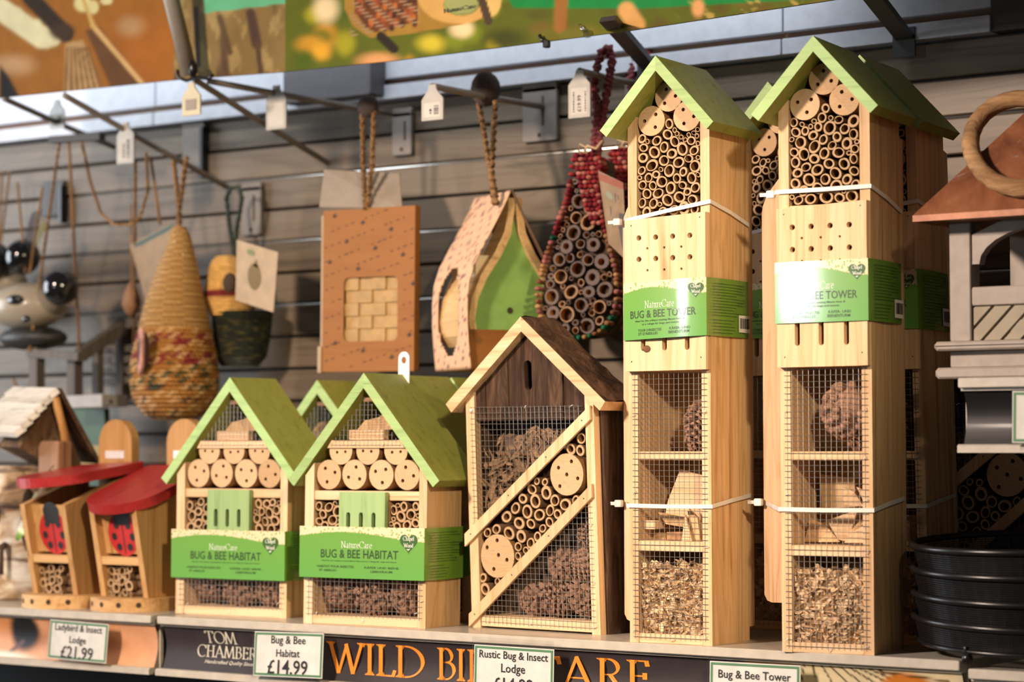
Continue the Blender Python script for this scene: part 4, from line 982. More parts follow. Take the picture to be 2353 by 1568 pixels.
    # fillings: leaf litter above, pine cones below
    R = random.Random(21+seed)
    mb = MB()
    for _ in range(420):
        x = R.uniform(.016, .15); z = R.uniform(.105, .205); lo = .115 + (x-0)*.79
        z = lo + abs(R.gauss(0, .035)); 
        if z > .226 - .25*abs(x-.09) or z < lo: continue
        l = R.uniform(.004, .014); a = R.uniform(0, pi); y = R.uniform(.006, .03); w_ = R.uniform(.0012, .004); b = R.uniform(-.6, .6)
        d = np.array([cos(a), b*.5, sin(a)])*l; e = np.array([-sin(a), R.uniform(-.6, .6), cos(a)])*w_; c = np.array([x, y, z])
        q = [c-d-e*.5, c-e+d*.1, c+d, c+e*.9]; mb.add([tuple((min(max(p[0], .0128), .1692), max(p[1], .003), p[2])) for p in q], [(0, 1, 2, 3)])
    obj('leaf_litter', mb, FIBRE, t, kind='stuff')
    for i, (x, z, s, ro) in enumerate(((.146, .039, .020, (.8, .4, 0)), (.108, .037, .021, (.2, 1.2, .5)), (.075, .033, .017, (1.1, .1, 1)), (.150, .074, .019, (.3, .8, .2)), (.121, .07, .019, (1.2, -.3, 0)), (.153, .107, .014, (.5, .5, .5)))):
        cone(t, x, .024, z, s, ro, i)
    lo1 = lambda x: .0995 + x*.785; lo2 = lambda x: .012 + x*.82
    wire_mesh(t, .006, .166, .095, .2475, -.0003, .0061, zr=lambda x: (lo1(x), .2475), xr=lambda z: (.006, max(.006, min(.166, (z-.0995)/.785))), seed=3)
    wire_mesh(t, .012, .176, .0045, .152, -.0003, .0061, zr=lambda x: (.0045, lo2(x)), xr=lambda z: (max(.012, (z-.012)/.82), .176), seed=4)
    mb = MB()
    for x, z in ((.024, .007), (.086, .0075), (.176, .0085), (.175, .055), (.174, .118), (.088, .2465), (.153, .247)): staple(mb, x, z, -.0012, R.uniform(.3, 1))
    mb.ball((.0085, -.001, .2435), .0022, 8, 6)
    obj('staple', mb, STEEL, t)
    rack(t, lean); return t
rustic((.0960, .0731, 0), -3.3, -.036, 'rustic insect lodge with bark roof and diagonal bamboo band between the habitats and the tower')
rustic((.5270, .2440, 0), 0, -.01, 'second bark roofed lodge in deep shade behind the black sieves', 2)
# ------------------------------------------------------------------ ladybird lodges on the left
RED = wood('red_painted_wood', (.42, .035, .035), (.33, .022, .026), 'y', .32, 1., .1); LADY = plain('red_print', (.50, .03, .03), .45); LODGE = wood('honey_pine', (.62, .37, .15), (.44, .22, .07), 'z')
LODGE_X = wood('honey_pine_cross', (.70, .44, .20), (.50, .26, .09), 'x')
def ladybird(ox, oy, label, seed, pitch, roll, rz):
    t = thing('ladybird_lodge', label, 'insect house', (ox, oy, 0), 0, 'red roofed ladybird lodges')
    # local frame: body front at y = 0, centred on x = 0
    n = 22; rx, ry, yb = .055, .046, .095
    base = [(rx, yb), (-rx, yb)] + [(-rx*cos(pi*i/n), -ry*sin(pi*i/n) + .014) for i in range(n+1)]
    mb = MB(); mb.prism(base, 0, .0165, 0, axis='z'); ob = obj('half_round_base', mb, LODGE_X, t)
    for a in (8, 32, 58, 84, 112, 140):
        mb = MB(); c, s_ = cos(radians(180-a)), sin(radians(180-a)); x, y = rx*c, -ry*s_ + .014
        nx_, ny_ = c/rx, -s_/ry; l = sqrt(nx_*nx_+ny_*ny_); nx_, ny_ = nx_/l, ny_/l
        mb.add([(x + nx_*.0003 - ny_*p[0], y + ny_*.0003 + nx_*p[0], .0085 + p[1]) for p in disc(0, 0, .0034, 10)], [tuple(range(10))]); obj('drilled_hole', mb, HOLE, ob)
    h = .152; F = lambda z: .002 - .205*(z-.017)          # front edge leans forward towards the top
    for sgn in (-1, 1):
        x = sgn*.0370
        mb = MB(); mb.prism([(F(.0167), .0167), (.092, .0167), (.092, h+.016), (F(h-.022), h-.022)], x - .0042, x + .0042, axis='x'); obj('side_cheek', mb, LODGE, t)
    mb = MB(); mb.box(-.0325, .0325, .080, .088, .0167, h); obj('back_board', mb, LODGE, t)
    sh = lambda z, d=0.: F(z) + d
    def leaning(x0, x1, z0, z1, d0, d1, nm, mt, lb=None):
        m_ = MB(); v = [(x0, sh(z0, d0), z0), (x1, sh(z0, d0), z0), (x1, sh(z0, d1), z0), (x0, sh(z0, d1), z0), (x0, sh(z1, d0), z1), (x1, sh(z1, d0), z1), (x1, sh(z1, d1), z1), (x0, sh(z1, d1), z1)]
        m_.add(v, [(0,3,2,1),(4,5,6,7),(0,1,5,4),(1,2,6,5),(2,3,7,6),(3,0,4,7)]); return obj(nm, m_, mt, t, lb)
    fr = leaning(-.0327, .0327, .070, h-.022, .012, .017, 'front_board', LODGE)
    leaning(-.0327, .0327, .0565, .0665, .001, .075, 'ledge_board', LODGE_X)
    xc = .0015
    e = lambda cx, cz, a, b, k=24: [(xc + (cx-xc)*1.16 + a*1.16*cos(2*pi*i/k), cz + b*sin(2*pi*i/k)) for i in range(k)]
    zc = .0945; lb = MB(); xc = .0015
    put = lambda poly, y, mi: lb.add([(p[0], sh(p[1], .012) - y, p[1]) for p in poly], [tuple(range(len(poly)))], mi)
    put(e(xc, zc, .0225, .0275), .0003, 0); put(e(xc, zc+.0265, .0125, .0125), .0005, 1); put(e(xc, zc+.018, .0125, .0070), .0006, 1)
    for dx, dz, r in ((-.0085, .011, .0042), (.0085, .011, .0042), (-.0135, -.003, .0042), (.0135, -.003, .0042), (-.008, -.016, .0042), (.008, -.016, .0042)): put(e(xc+dx, zc+dz, r*.9, r*1.15, 12), .0008, 1)
    put([(xc-.0006, zc-.025), (xc+.0006, zc-.025), (xc+.0006, zc+.016), (xc-.0006, zc+.016)], .0008, 1)
    obj('ladybird_picture', lb, [LADY, INK2], fr, 'printed red ladybird with black spots')
    for x, z, r in pack(-.0325, .012, .0168, .0560, .0046, .0070, seed, n=60): tube(t, x, z, r, .004, .05)
    for i in range(4): obj('bamboo_tube', TUBES[i], None, t, loc=(.008, .018, .0215+i*.0096), rot=(0, 0, -pi/2), scale=(.0046, .021, .0046))
    m = 20; rf = [(.056, 0), (-.056, 0)] + [(-.056*cos(pi*i/m), -.100 - .046*sin(pi*i/m)) for i in range(m+1)]
    mb = MB(); mb.prism(rf, 0, .0125, 0, axis='z')
    obj('roof_board', mb, RED, t, 'red roof board with rounded front', loc=(0, .104, h + .018 + rz), rot=(pitch, roll, 0))
    pl = [(-.030, .03), (.030, .03)] + [(.030*cos(pi*i/14), .209 + .030*sin(pi*i/14)) for i in range(15)]
    mb = MB(); mb.prism(pl, .106, .120, 0); obj('back_plate', mb, LODGE, t, 'honey pine back plate with rounded top')
    mb = MB(); mb.box(-.017, .017, .1048, .1060, .188, .198); obj('hanger_strip', mb, STEEL, t)
    return t
a = at(137, 1300, Y=.040); b = at(297, 1300, Y=.048)
ladybird(a[0] - .010, .040, 'red roofed ladybird lodge at far left beside the birch log house, its roof nearly level', 31, .13, -.04, 0.)
ladybird(b[0] - .010, .048, 'red roofed ladybird lodge next to the first green habitat, its roof tipped forward', 32, .34, 0., -.002)

# ------------------------------------------------------------------ birch log house, far left
def birch(name='birch_bark'):
    m, nt, bs = _new(name); bs.inputs['Roughness'].default_value = .8
    n = noise(nt, coords(nt, (14, 14, 26)), 1., 5., .6, 1.); k = noise(nt, coords(nt, (9, 9, 60)), 1., 4., .7, .5)
    a = ramp(nt, n, [(.34, (.10, .06, .04)), (.44, (.42, .28, .16)), (.52, (.66, .55, .42)), (.6, (.86, .83, .76))])
    nt.links.new(mix(nt, 1., a, ramp(nt, k, [(.36, (.25, .2, .16)), (.46, (1, 1, 1))]), 'MULTIPLY'), bs.inputs['Base Color']); bump(nt, bs, n, .8, .004); return m
BIRCH = birch(); SLAT = wood('whitened_slat', (.74, .71, .64), (.56, .53, .46), 'x', .6); DARKW = bark('dark_rough_wood', ((.05, .03, .018), (.14, .085, .045), (.26, .16, .08)), 'z', .8)
q = at(45, 1366, Z=0); X0, Y0 = float(at(45, 1366, Y=.135)[0]), .135
t = thing('log_bird_house', 'birch log bird house with whitened slat roof at far left', 'bird house', (X0, Y0, 0))
R = random.Random(5); prof = [(.046, 0), (.051, .004), (.0515, .03), (.050, .06), (.049, .09), (.050, .12), (.0505, .15), (.049, .178)]
mb = MB(); mb.lathe(prof, 30, 0, None, True, True, None, lambda i, k: .03*sin(k*.9+i*.7) + .02*sin(k*2.3-i)); obj('birch_log', mb, BIRCH, t)
mb = MB(); mb.ball((-.004, -.046, .115), (.019, .008, .022), 14, 8); mb.ball((.040, -.022, .105), (.010, .012, .05), 12, 8); obj('bark_hollow', mb, plain('dark_hollow', (.03, .018, .01), .9), t)
mb = MB(); mb.tube([(.024, -.047, .074), (.026, -.058, .070)], .0045, 8); mb.tube([(.026, -.0555, .072), (.027, -.057, .035)], .0035, 8); obj('perch', mb, plain('dark_twig', (.07, .045, .03), .9), t)
g = lambda px, py, Y: np.array(at(px, py, Y=Y)) - np.array([X0, Y0, 0])
# roof: ridge runs to the back left; slats step down the near slope
GA, GE, GR = g(138, 903, .10), g(46, 1006, .06), g(226, 1066, .17)
run = np.array([-.115, .03, .004]); nsl = 6
for i in range(nsl):
    u0, u1 = i/nsl, (i+1.25)/nsl; p0 = GA + (GE-GA)*u0; p1 = GA + (GE-GA)*min(u1, 1.05); up = np.array([-.004, -.003, .0065])*1.
    vs = [p0, p1 + up*.4, p1 + up*.4 + run, p0 + run]; vs2 = [p + up for p in vs]
    mb = MB(); mb.add([tuple(p) for p in vs + vs2], [(3, 2, 1, 0), (4, 5, 6, 7), (0, 1, 5, 4), (1, 2, 6, 5), (2, 3, 7, 6), (3, 0, 4, 7)]); obj('roof_slat', mb, SLAT, t)
far = [GA, GR, GR + run, GA + run]; up = np.array([.006, -.003, .006])
mb = MB(); mb.add([tuple(p) for p in far + [q_ + up for q_ in far]], [(3, 2, 1, 0), (4, 5, 6, 7), (0, 1, 5, 4), (1, 2, 6, 5), (2, 3, 7, 6), (3, 0, 4, 7)]); obj('roof_side', mb, DARKW, t, 'dark far slope of the roof')
mid = (GE + GR)/2; ins = run*.12
mb = MB(); tri = [GA*.94 + mid*.06 + ins, GE*.9 + mid*.1 + ins + np.array([0, 0, -.012]), GR*.9 + mid*.1 + ins + np.array([0, 0, -.03])]
mb.add([tuple(p) for p in tri + [p + run*.5 for p in tri]], [(0, 1, 2), (5, 4, 3), (0, 3, 4, 1), (1, 4, 5, 2), (2, 5, 3, 0)]); obj('gable_board', mb, DARKW, t)
mb = MB(); p0 = GA + ins*.5 + np.array([0, -.004, -.006]); p1 = (GE*.1+GR*.45+mid*.45) + ins*.5 + np.array([0, -.004, -.02]); mb.tube([p0, (p0+p1)/2 + np.array([.004, 0, .003]), p1], .0055, 8); obj('gable_batten', mb, wood('orange_batten', (.55, .30, .10), (.34, .17, .06), 'z'), t)
mb = MB(); c = g(100, 1035, .09); mb.box(c[0]-.016, c[0]+.022, c[1]+.005, c[1]+.03, c[2]-.035, c[2]+.012, bev=.003); obj('front_block', mb, wood('pink_block', (.36, .21, .12), (.22, .12, .065), 'z'), t)
# leaf shaped swing tag hanging before the log
p0, p1 = at(84, 1130, Y=.075), at(38, 1243, Y=.06); d = p1-p0
t2 = thing('leaf_tag', 'glossy green and white leaf shaped tag hanging beside the birch log', 'tag', tuple(p0))
vs = []; w_ = [.0, .0035, .006, .0078, .008, .006, .0]
for i, a in enumerate(w_):
    c = d*i/6 + np.array([0, .004*sin(pi*i/6), 0]); vs += [tuple(c + np.array([-a, -.002, 0])), tuple(c + np.array([a, .003, 0]))]
cl = [(.45, .5, .38)]*4 + [(.75, .78, .72)]*5 + [(.25, .52, .08)]*5
mb = MB(); fs = [(2*i, 2*i+1, 2*i+3, 2*i+2) for i in range(6)]; n_ = len(vs)
mb.add(vs + [(a, b + .0008, c) for a, b, c in vs], fs + [tuple(j + n_ for j in reversed(f)) for f in fs], 0, True, None, cl + cl); obj('leaf_face', mb, vcol('glossy_leaf', .25, .5, .6), t2)
mb = MB(); mb.tube([(0, 0, 0), (.012, .004, .022), (.026, .006, .034)], .0008, 5); obj('string', mb, plain('dark_string', (.08, .07, .05), .8), t2)

# ------------------------------------------------------------------ price cards in clear holders
CARDG = plain('green_card_border', (.10, .26, .12), .5); HOLD = clear('clear_holder', .05, (1, 1, 1), .93)
def price_card(tl, tr, hpx, lines, label, Y=-.0075, tilt=.10, extra=0.):
    A_, B_ = at(*tl, Y=Y), at(*tr, Y=Y); w_ = float(B_[0]-A_[0]); c = (A_+B_)/2; roll = atan2(B_[2]-A_[2], w_)
    h = hpx
    t = thing('price_card', label, 'price card', (float(c[0]), Y - .0015, float(c[2]))); t.rotation_euler = (-tilt*.7, -roll, 0)
    mb = MB(); mb.box(-w_/2, w_/2, 0, .0006, -h, 0); obj('card', mb, PAPER, t)
    b = .0024; i = .0012
    mb = MB()
    for x0, x1, z0, z1 in ((-w_/2+i, w_/2-i, -i-b, -i), (-w_/2+i, w_/2-i, -h+i, -h+i+b), (-w_/2+i, -w_/2+i+b, -h+i+b, -i-b), (w_/2-i-b, w_/2-i, -h+i+b, -i-b)): mb.box(x0, x1, -.0004, -.0001, z0, z1)
    obj('green_border', mb, CARDG, t)
    for s, zc, hh, wd_ in lines: put_text(t, s, 0, zc*h, wd_*w_ if wd_ else None, hh*h if not wd_ else None, INK2, -.0003, 'sans')
    mb = MB(); mb.box(-w_/2-.0012, w_/2+.0012, -.0016, -.0012, -h-.001, .0015); mb.box(-w_/2-.0012, w_/2+.0012, -.0028, -.0012, .0012, .0026 + extra); mb.box(-w_/2-.0012, w_/2+.0012, -.0024, -.0012, -h-.0022, -h-.001)
    obj('clear_holder', mb, HOLD, t, 'clear plastic holder'); return t
price_card((118, 1424), (252, 1435), .0475, [('Ladybird & Insect', -.20, 0, .80), ('Lodge', -.50, 0, .28), ('\u00a321.99', -.80, 0, .55)], 'price card reading Ladybird & Insect Lodge £21.99 under the ladybird lodges', tilt=.12)
price_card((588, 1451), (746, 1456), .0510, [('Bug & Bee', -.20, 0, .50), ('Habitat', -.47, 0, .34), ('\u00a314.99', -.78, 0, .58)], 'price card reading Bug & Bee Habitat £14.99 left of the orange lettering', tilt=.12)
price_card((1092, 1481), (1275, 1493), .0560, [('Rustic Bug & Insect', -.19, 0, .86), ('Lodge', -.44, 0, .30), ('\u00a314.99', -.72, 0, .50)], 'price card reading Rustic Bug & Insect Lodge £14.99 between the orange words', tilt=.04, extra=.006)
price_card((1633, 1519), (1841, 1530), .0560, [('Bug & Bee Tower', -.24, 0, .80), ('\u00a324.99', -.68, 0, .5)][:1], 'price card reading Bug & Bee Tower under the gap between the towers', tilt=.06)
price_card((2328, 899), (2560, 900), .0480, [('Bird Table', -.28, 0, .8)][:0], 'green bordered price card on the raised shelf at the right edge', Y=-.012, tilt=.0)

# ------------------------------------------------------------------ black sieves
q = at(2075, 1290, Y=.105); RS = .118; SXc, SYc = float(q[0]) + RS/.893 + .004, .112
SIEVE_M = plain('black_mesh_wire', (.02, .02, .022), .35, .4)
for i, (zt, lb) in enumerate(((.1085, 'round black wire sieve, topmost of the stack of four'), (.0845, 'round black wire sieve, second from the top of the stack'), (.0595, 'round black wire sieve, third from the top of the stack'), (.0355, 'round black wire sieve, lowest of the stack, with ball feet'))):
    t = thing('wire_sieve', lb, 'sieve', (SXc, SYc, zt - .0245), 15*i, 'stacked black wire sieves'); t.rotation_euler[0] = .05
    k = 56; ring = lambda r, z: [(r*cos(2*pi*j/k), r*sin(2*pi*j/k), z) for j in range(k)]
    mb = MB(); mb.tube(ring(RS-.003, .0245), .0034, 8, closed=True); obj('rim', mb, BLACK, t)
    mb = MB(); mb.tube(ring(RS-.0085, .0008), .0024, 8, closed=True); obj('bottom_ring', mb, BLACK, t)
    mb = MB(); nw = 300
    for j in range(nw):
        a = 2*pi*j/nw; r0, r1 = RS-.0085, RS-.0035; e = .00042/RS; 
        mb.add([(r0*cos(a-e), r0*sin(a-e), .001), (r0*cos(a+e), r0*sin(a+e), .001), (r1*cos(a+e), r1*sin(a+e), .0235), (r1*cos(a-e), r1*sin(a-e), .0235)], [(0, 1, 2, 3)])
    for j in range(11):
        z = .002 + .0021*j; r = RS-.0085 + .005*(z/.0235)
        for s_ in range(k): 
            a, b = 2*pi*s_/k, 2*pi*(s_+1)/k; mb.add([(r*cos(a), r*sin(a), z), (r*cos(b), r*sin(b), z), (r*cos(b), r*sin(b), z+.0008), (r*cos(a), r*sin(a), z+.0008)], [(0, 1, 2, 3)])
    obj('mesh_wall', mb, SIEVE_M, t)
    if i == 3 or i == 0:
        mb = MB()
        for j in range(-28, 29):
            x = j*.0038; y = sqrt(max((RS-.009)**2 - x*x, 0)); 
            for (p0, p1) in (((x, -y), (x, y)), ((-y, x), (y, x))):
                o = (.0004, 0) if p0[0] == p1[0] else (0, .0004)
                mb.add([(p0[0]-o[0], p0[1]-o[1], .001), (p0[0]+o[0], p0[1]+o[1], .001), (p1[0]+o[0], p1[1]+o[1], .001), (p1[0]-o[0], p1[1]-o[1], .001)], [(0, 1, 2, 3)])
        obj('mesh_floor', mb, SIEVE_M, t)
    if i == 3:
        f_ = at(2262, 1492, Y=SYc - RS*.93) - np.array([SXc, SYc, zt-.0245]); Mi = Matrix.Rotation(-radians(45), 4, 'Z')
        mb = MB()
        for a in (215, 300, 60, 140):
            mb = MB(); x, y = (RS-.009)*cos(radians(a)), (RS-.009)*sin(radians(a)); mb.ball((x, y, -.0055), .0055, 12, 8); mb.tube([(x, y, -.002), (x*1.03, y*1.03, .006)], .0018, 6); obj('ball_foot', mb, BLACK, t)

# ------------------------------------------------------------------ grey bird table on the raised shelf
DOVE = plain('dove_grey_paint', (.36, .305, .255), .55, var=.03); RUST = None
def rusty():
    m, nt, b = _new('rusty_sheet'); b.inputs['Roughness'].default_value = .45; b.inputs['Metallic'].default_value = .25
    n = noise(nt, coords(nt, (16, 16, 16)), 1., 6., .6, .8); k = noise(nt, coords(nt, (9, 9, 22)), 1., 5., .7, 1.5)
    a = ramp(nt, n, [(.3, (.10, .035, .018)), (.5, (.24, .085, .035)), (.7, (.36, .15, .07))])
    nt.links.new(mix(nt, ramp(nt, k, [(.60, (0, 0, 0)), (.68, (1, 1, 1))]), a, (.30, .34, .32)), b.inputs['Base Color']); bump(nt, b, n, .3, .002); return m
RUST = rusty()
BX, BY, BZ, BW, BD = .707, .030, .2672, .215, .16
t = thing('bird_table', 'dove grey bird table with rusty roof and rope ring on the raised right shelf', 'bird table', (BX, BY, BZ))
L = lambda px, py, ly=0.: (float(at(px, py, Y=BY+ly)[0]) - BX, float(at(px, py, Y=BY+ly)[2]) - BZ)
def bx(nm, x0, x1, y0, y1, z0, z1, lb=None, bev=.0015, mt=None): m_ = MB(); m_.box(x0, x1, y0, y1, z0, z1, bev=bev); return obj(nm, m_, mt or DOVE, t, lb)
zA = [L(2230, y)[1] for y in (866, 845, 806, 785, 703, 660, 500)]
bx('foot_board', -.011, BW+.011, -.011, BD+.011, 0, zA[1], bev=.003); bx('plinth', 0, BW, 0, BD, zA[1], zA[2]); bx('ledge_board', -.011, BW+.011, -.013, BD+.011, zA[2], zA[3], bev=.003)
pw = L(2229, 600)[0] - L(2181, 600)[0]; zr = .150
for x in (0, BW-pw):
    for y in (0, BD-pw): bx('corner_post', x, x+pw, y, y+pw, zA[3], zA[6]+.004)
bx('rail', pw, BW-pw, .002, .018, zA[4], zA[5]); bx('rail', pw, BW-pw, BD-.018, BD-.002, zA[4], zA[5])
bx('side_rail', .002, .018, pw, BD-pw, zA[4], zA[5]); bx('side_rail', BW-.018, BW-.002, pw, BD-pw, zA[4], zA[5])
# arch brackets at the front
cxm = BW/2
def arch(y0, y1):
    x0, x1, zt, zs = pw, BW-pw, zA[6]+.003, L(2240, 607)[1]
    P_ = [(x0, zt)] if False else []
    outer = [(x0, zs), (x0 + .004, zs)]
    n = 14; rx_, rz_ = (x1-x0)/2 - .008, (zt - .012 - zs)
    arc = [(cxm - rx_*cos(pi*i/n), zs + rz_*sin(pi*i/n)) for i in range(n+1)]
    poly = [(x0, zs)] + arc + [(x1, zs), (x1, zs+.030)] + [(x1-.012, zs+.055)] + [(cxm+.03, zt), (cxm-.03, zt)] + [(x0+.012, zs+.055)] + [(x0, zs+.030)]
    poly2 = [(x0, zs)] + arc + [(x1, zs), (x1, L(2232, 540)[1]), (cxm + .035, zt), (cxm - .035, zt), (x0, L(2232, 540)[1])]
    m_ = MB(); m_.prism(poly2, y0, y1); obj('arch_brace', m_, DOVE, t)
arch(.003, .015); arch(BD-.015, BD-.003)
mb = MB(); x = pw - .06
for i in range(11):
    x = pw - .05 + i*.0205; z0, z1 = zA[3]+.001, zA[4]-.001; hgt = z1-z0; a0, a1 = x, x + hgt*1.0
    P_ = [(a0, z0), (a0+.0165, z0), (a1+.0165, z1), (a1, z1)]
    lo, hi = pw+.001, BW-pw-.001
    def clip(P, lim, keep):
        out = []
        for i_ in range(len(P)):
            p_, q_ = P[i_], P[(i_+1) % len(P)]; ip, iq = keep(p_[0]-lim), keep(q_[0]-lim)
            if ip: out.append(p_)
            if ip != iq: u = (lim-p_[0])/(q_[0]-p_[0]); out.append((lim, p_[1]+u*(q_[1]-p_[1])))
        return out
    P_ = clip(clip(P_, lo, lambda d: d >= 0), hi, lambda d: d <= 0)
    if len(P_) >= 3:
        m_ = MB(); m_.prism(P_, .004, .010); obj('lattice_slat', m_, plain('weathered_slat', (.36, .31, .22), .7), t)
bx('feed_tray', pw, BW-pw, pw, BD-pw, zA[3], zA[3]+.004); m_ = MB(); m_.tube([(cxm-.02, BD*.55, zA[3]), (cxm-.02, BD*.55, zA[6])], .011, 10); m_.ball((cxm-.015, BD*.55, zA[5]+.06), (.032, .03, .05), 14, 10); obj('centre_pole', m_, plain('slate_paint', (.06, .058, .06), .6), t)
# hipped rusty roof with thickness
eL, eR, eF, eB = -.0225, BW+.0225, -.032, BD+.032; ez = zA[6]+.002; ap = (cxm, BD/2, ez + .155)
m_ = MB(); c4_ = [(eL, eF, ez), (eR, eF, ez), (eR, eB, ez), (eL, eB, ez)]; c4b = [(a, b, c-.006) for a, b, c in c4_]
m_.add(c4_ + [ap] + c4b, [(0, 1, 4), (1, 2, 4), (2, 3, 4), (3, 0, 4), (5, 6, 1, 0), (6, 7, 2, 1), (7, 8, 3, 2), (8, 5, 0, 3), (8, 7, 6, 5)]); obj('roof', m_, RUST, t, 'rusty brown hipped sheet roof')
pts = []
for i in range(26):
    a = 2*pi*i/26; px, py = 2352 + 122*cos(a), 330 + 104*sin(a); Y = BY
    for _ in range(6): zz = float(at(px, py, Y=Y)[2]) - BZ; Y = BY + eF + max(0, (zz - ez))/.155*(BD/2 - eF) - .012
    q = at(px, py, Y=Y); pts.append((float(q[0])-BX, Y-BY, float(q[2])-BZ))
m_ = MB(); m_.tube(pts, .0085, 10, closed=True); obj('rope_ring', m_, bark('hairy_rope', ((.22, .12, .05), (.40, .24, .11), (.55, .38, .2)), 'x', .8), t, 'thick brown rope ring')
# ------------------------------------------------------------------ hooks with tags on the slatted wall
TAGP = plain('tag_plastic', (.46, .44, .39), .35, coat=.4)
def hook(label, front, back, tags, Yf=.16, plate=None, Yb=YW-.004, mat=None, r=.0042):
    p0, p1 = at(*front, Y=Yf), at(*back, Y=Yb); o = np.array(p1)
    t = thing('display_hook', label, 'hook', tuple(p1), group=None)
    d = p0-p1
    mb = MB(); mb.tube([d, d*.97 + np.array([0, 0, .0]), d*.5 + np.array([0, 0, -.001]), d*0], r, 10); obj('hook_arm', mb, GREYMETAL, t)
    if plate:
        a, b = at(plate[0], plate[1], Y=YW-.004)-o, at(plate[2], plate[3], Y=YW-.004)-o
        mb = MB(); mb.box(a[0], b[0], -.005, .002, b[2], a[2], bev=.0015); mb.box(a[0], b[0], -.005, .006, a[2]-.006, a[2]+.006, bev=.0015); pl = obj('back_plate', mb, plain('grey_plate', (.17, .145, .12), .55), t)
        mb = MB(); mb.add([(p[0] + (a[0]+b[0])/2, -.0053, p[1] + b[2] + .008) for p in disc(0, 0, .003, 10)], [tuple(range(10))]); mb.box((a[0]+b[0])/2+.004, (a[0]+b[0])/2+.007, -.0056, -.004, b[2]+.02, a[2]-.012); obj('keyhole', mb, HOLE, pl)
    for (x0, y0, x1, y1, style) in tags:
        xc = (x0+x1)/2; f = np.clip((xc - front[0])/(back[0]-front[0] + 1e-9), 0, .9); Yt = Yf + f*(Yb-Yf) - .006
        a, b = at(x0, y0, Y=Yt)-o, at(x1, y1, Y=Yt)-o; w_ = b[0]-a[0]; cx = (a[0]+b[0])/2; y = Yt - o[1]
        P_ = [(a[0], b[2]), (b[0], b[2]), (b[0], a[2]-w_*.42), (cx+w_*.18, a[2]-w_*.06), (cx+w_*.16, a[2]+.004), (cx-w_*.16, a[2]+.004), (cx-w_*.18, a[2]-w_*.06), (a[0], a[2]-w_*.42)]
        mb = MB(); mb.prism(P_, y-.0012, y+.0012); tg = obj('price_tag', mb, TAGP if style != 'metal' else plain('cream_tag', (.66, .60, .42), .25, coat=.6), t, 'pale hanging ticket')
        mb = MB(); i = w_*.12; z0, z1 = b[2]+i, a[2]-w_*.55
        mb.add([(a[0]+i, y-.0014, z0), (b[0]-i, y-.0014, z0), (b[0]-i, y-.0014, z1), (a[0]+i, y-.0014, z1)], [(0, 1, 2, 3)], 0)
        if style == 'bars':
            R = random.Random(int(x0)); z = z0 + .003
            while z < z1 - .004: hh = R.choice([.0006, .001, .0014]); mb.add([(cx+w_*.08, y-.0016, z), (b[0]-i*1.6, y-.0016, z), (b[0]-i*1.6, y-.0016, z+hh), (cx+w_*.08, y-.0016, z+hh)], [(0, 1, 2, 3)], 1); z += hh + R.choice([.0006, .0012])
            z = z0 + .004
            while z < z1 - .008: hh = R.uniform(.0015, .003); mb.add([(cx-w_*.12, y-.0016, z), (cx-w_*.02, y-.0016, z), (cx-w_*.02, y-.0016, z+hh), (cx-w_*.12, y-.0016, z+hh)], [(0, 1, 2, 3)], 1); z += hh + .0012
        if style == 'metal': mb = MB(); mb.box(a[0]+w_*.2, b[0]-w_*.2, y-.0018, y-.0012, z0+.003, z1)
        sl = obj('ticket_label', mb, [plain('ticket_paper', (.54, .51, .44), .6), INK2] if style != 'metal' else plain('brown_ticket', (.30, .25, .20), .6), tg)
        if style == 'price':
            V, F = text_mesh('\u00a319.99'); A = np.array(V); lo, hi = A.min(0), A.max(0); hz = z1-z0; s_ = hz*.62/(hi[0]-lo[0])
            mb = MB(); mb.add([(cx + w_*.10 - (p[1]-lo[1])*s_, y-.0017, z0 + hz*.1 + (p[0]-lo[0])*s_) for p in V], F); obj('lettering', mb, INK2, sl) if False else obj('lettering', mb, INK2, tg)
            mb = MB()
            for xx in (-.27, .27):
                z = z0 + hz*.1; R = random.Random(3)
                while z < z0 + hz*.85: hh = R.uniform(.001, .003); mb.add([(cx+w_*xx, y-.0017, z), (cx+w_*(xx+.05), y-.0017, z), (cx+w_*(xx+.05), y-.0017, z+hh), (cx+w_*xx, y-.0017, z+hh)], [(0, 1, 2, 3)]); z += hh+.001
            obj('small_print', mb, INK2, tg)
    return t
hook('sloping grey hook arm at the far left edge with one pale ticket', (8, 226), (262, 338), [(115, 238, 148, 294, 'bars')], .15)
hook('sloping grey hook arm holding the straw nest, with a ticket near its front end', (146, 218), (526, 432), [(270, 290, 308, 374, 'bars')], .15, (560, 432, 604, 540))
hook('steep sloping grey hook arm below the hanging tube with a shiny cream ticket', (446, 182), (752, 374), [(420, 200, 461, 263, 'metal')], .135)
hook('long level grey hook arm with a blank ticket right of the hanging tube', (478, 186), (905, 262), [(613, 206, 658, 295, 'plain')], .15, (906, 262, 950, 356))
hook('grey hook arm holding the teardrop bird house, with a barcode ticket', (992, 198), (1252, 246), [(970, 205, 1019, 274, 'bars')], .17, (1205, 206, 1284, 322))
hook('grey hook arm holding the red bamboo pouch, with a ticket priced £19.99', (1331, 163), (1480, 196), [(1307, 172, 1357, 268, 'price')], .26, (1440, 170, 1500, 262))
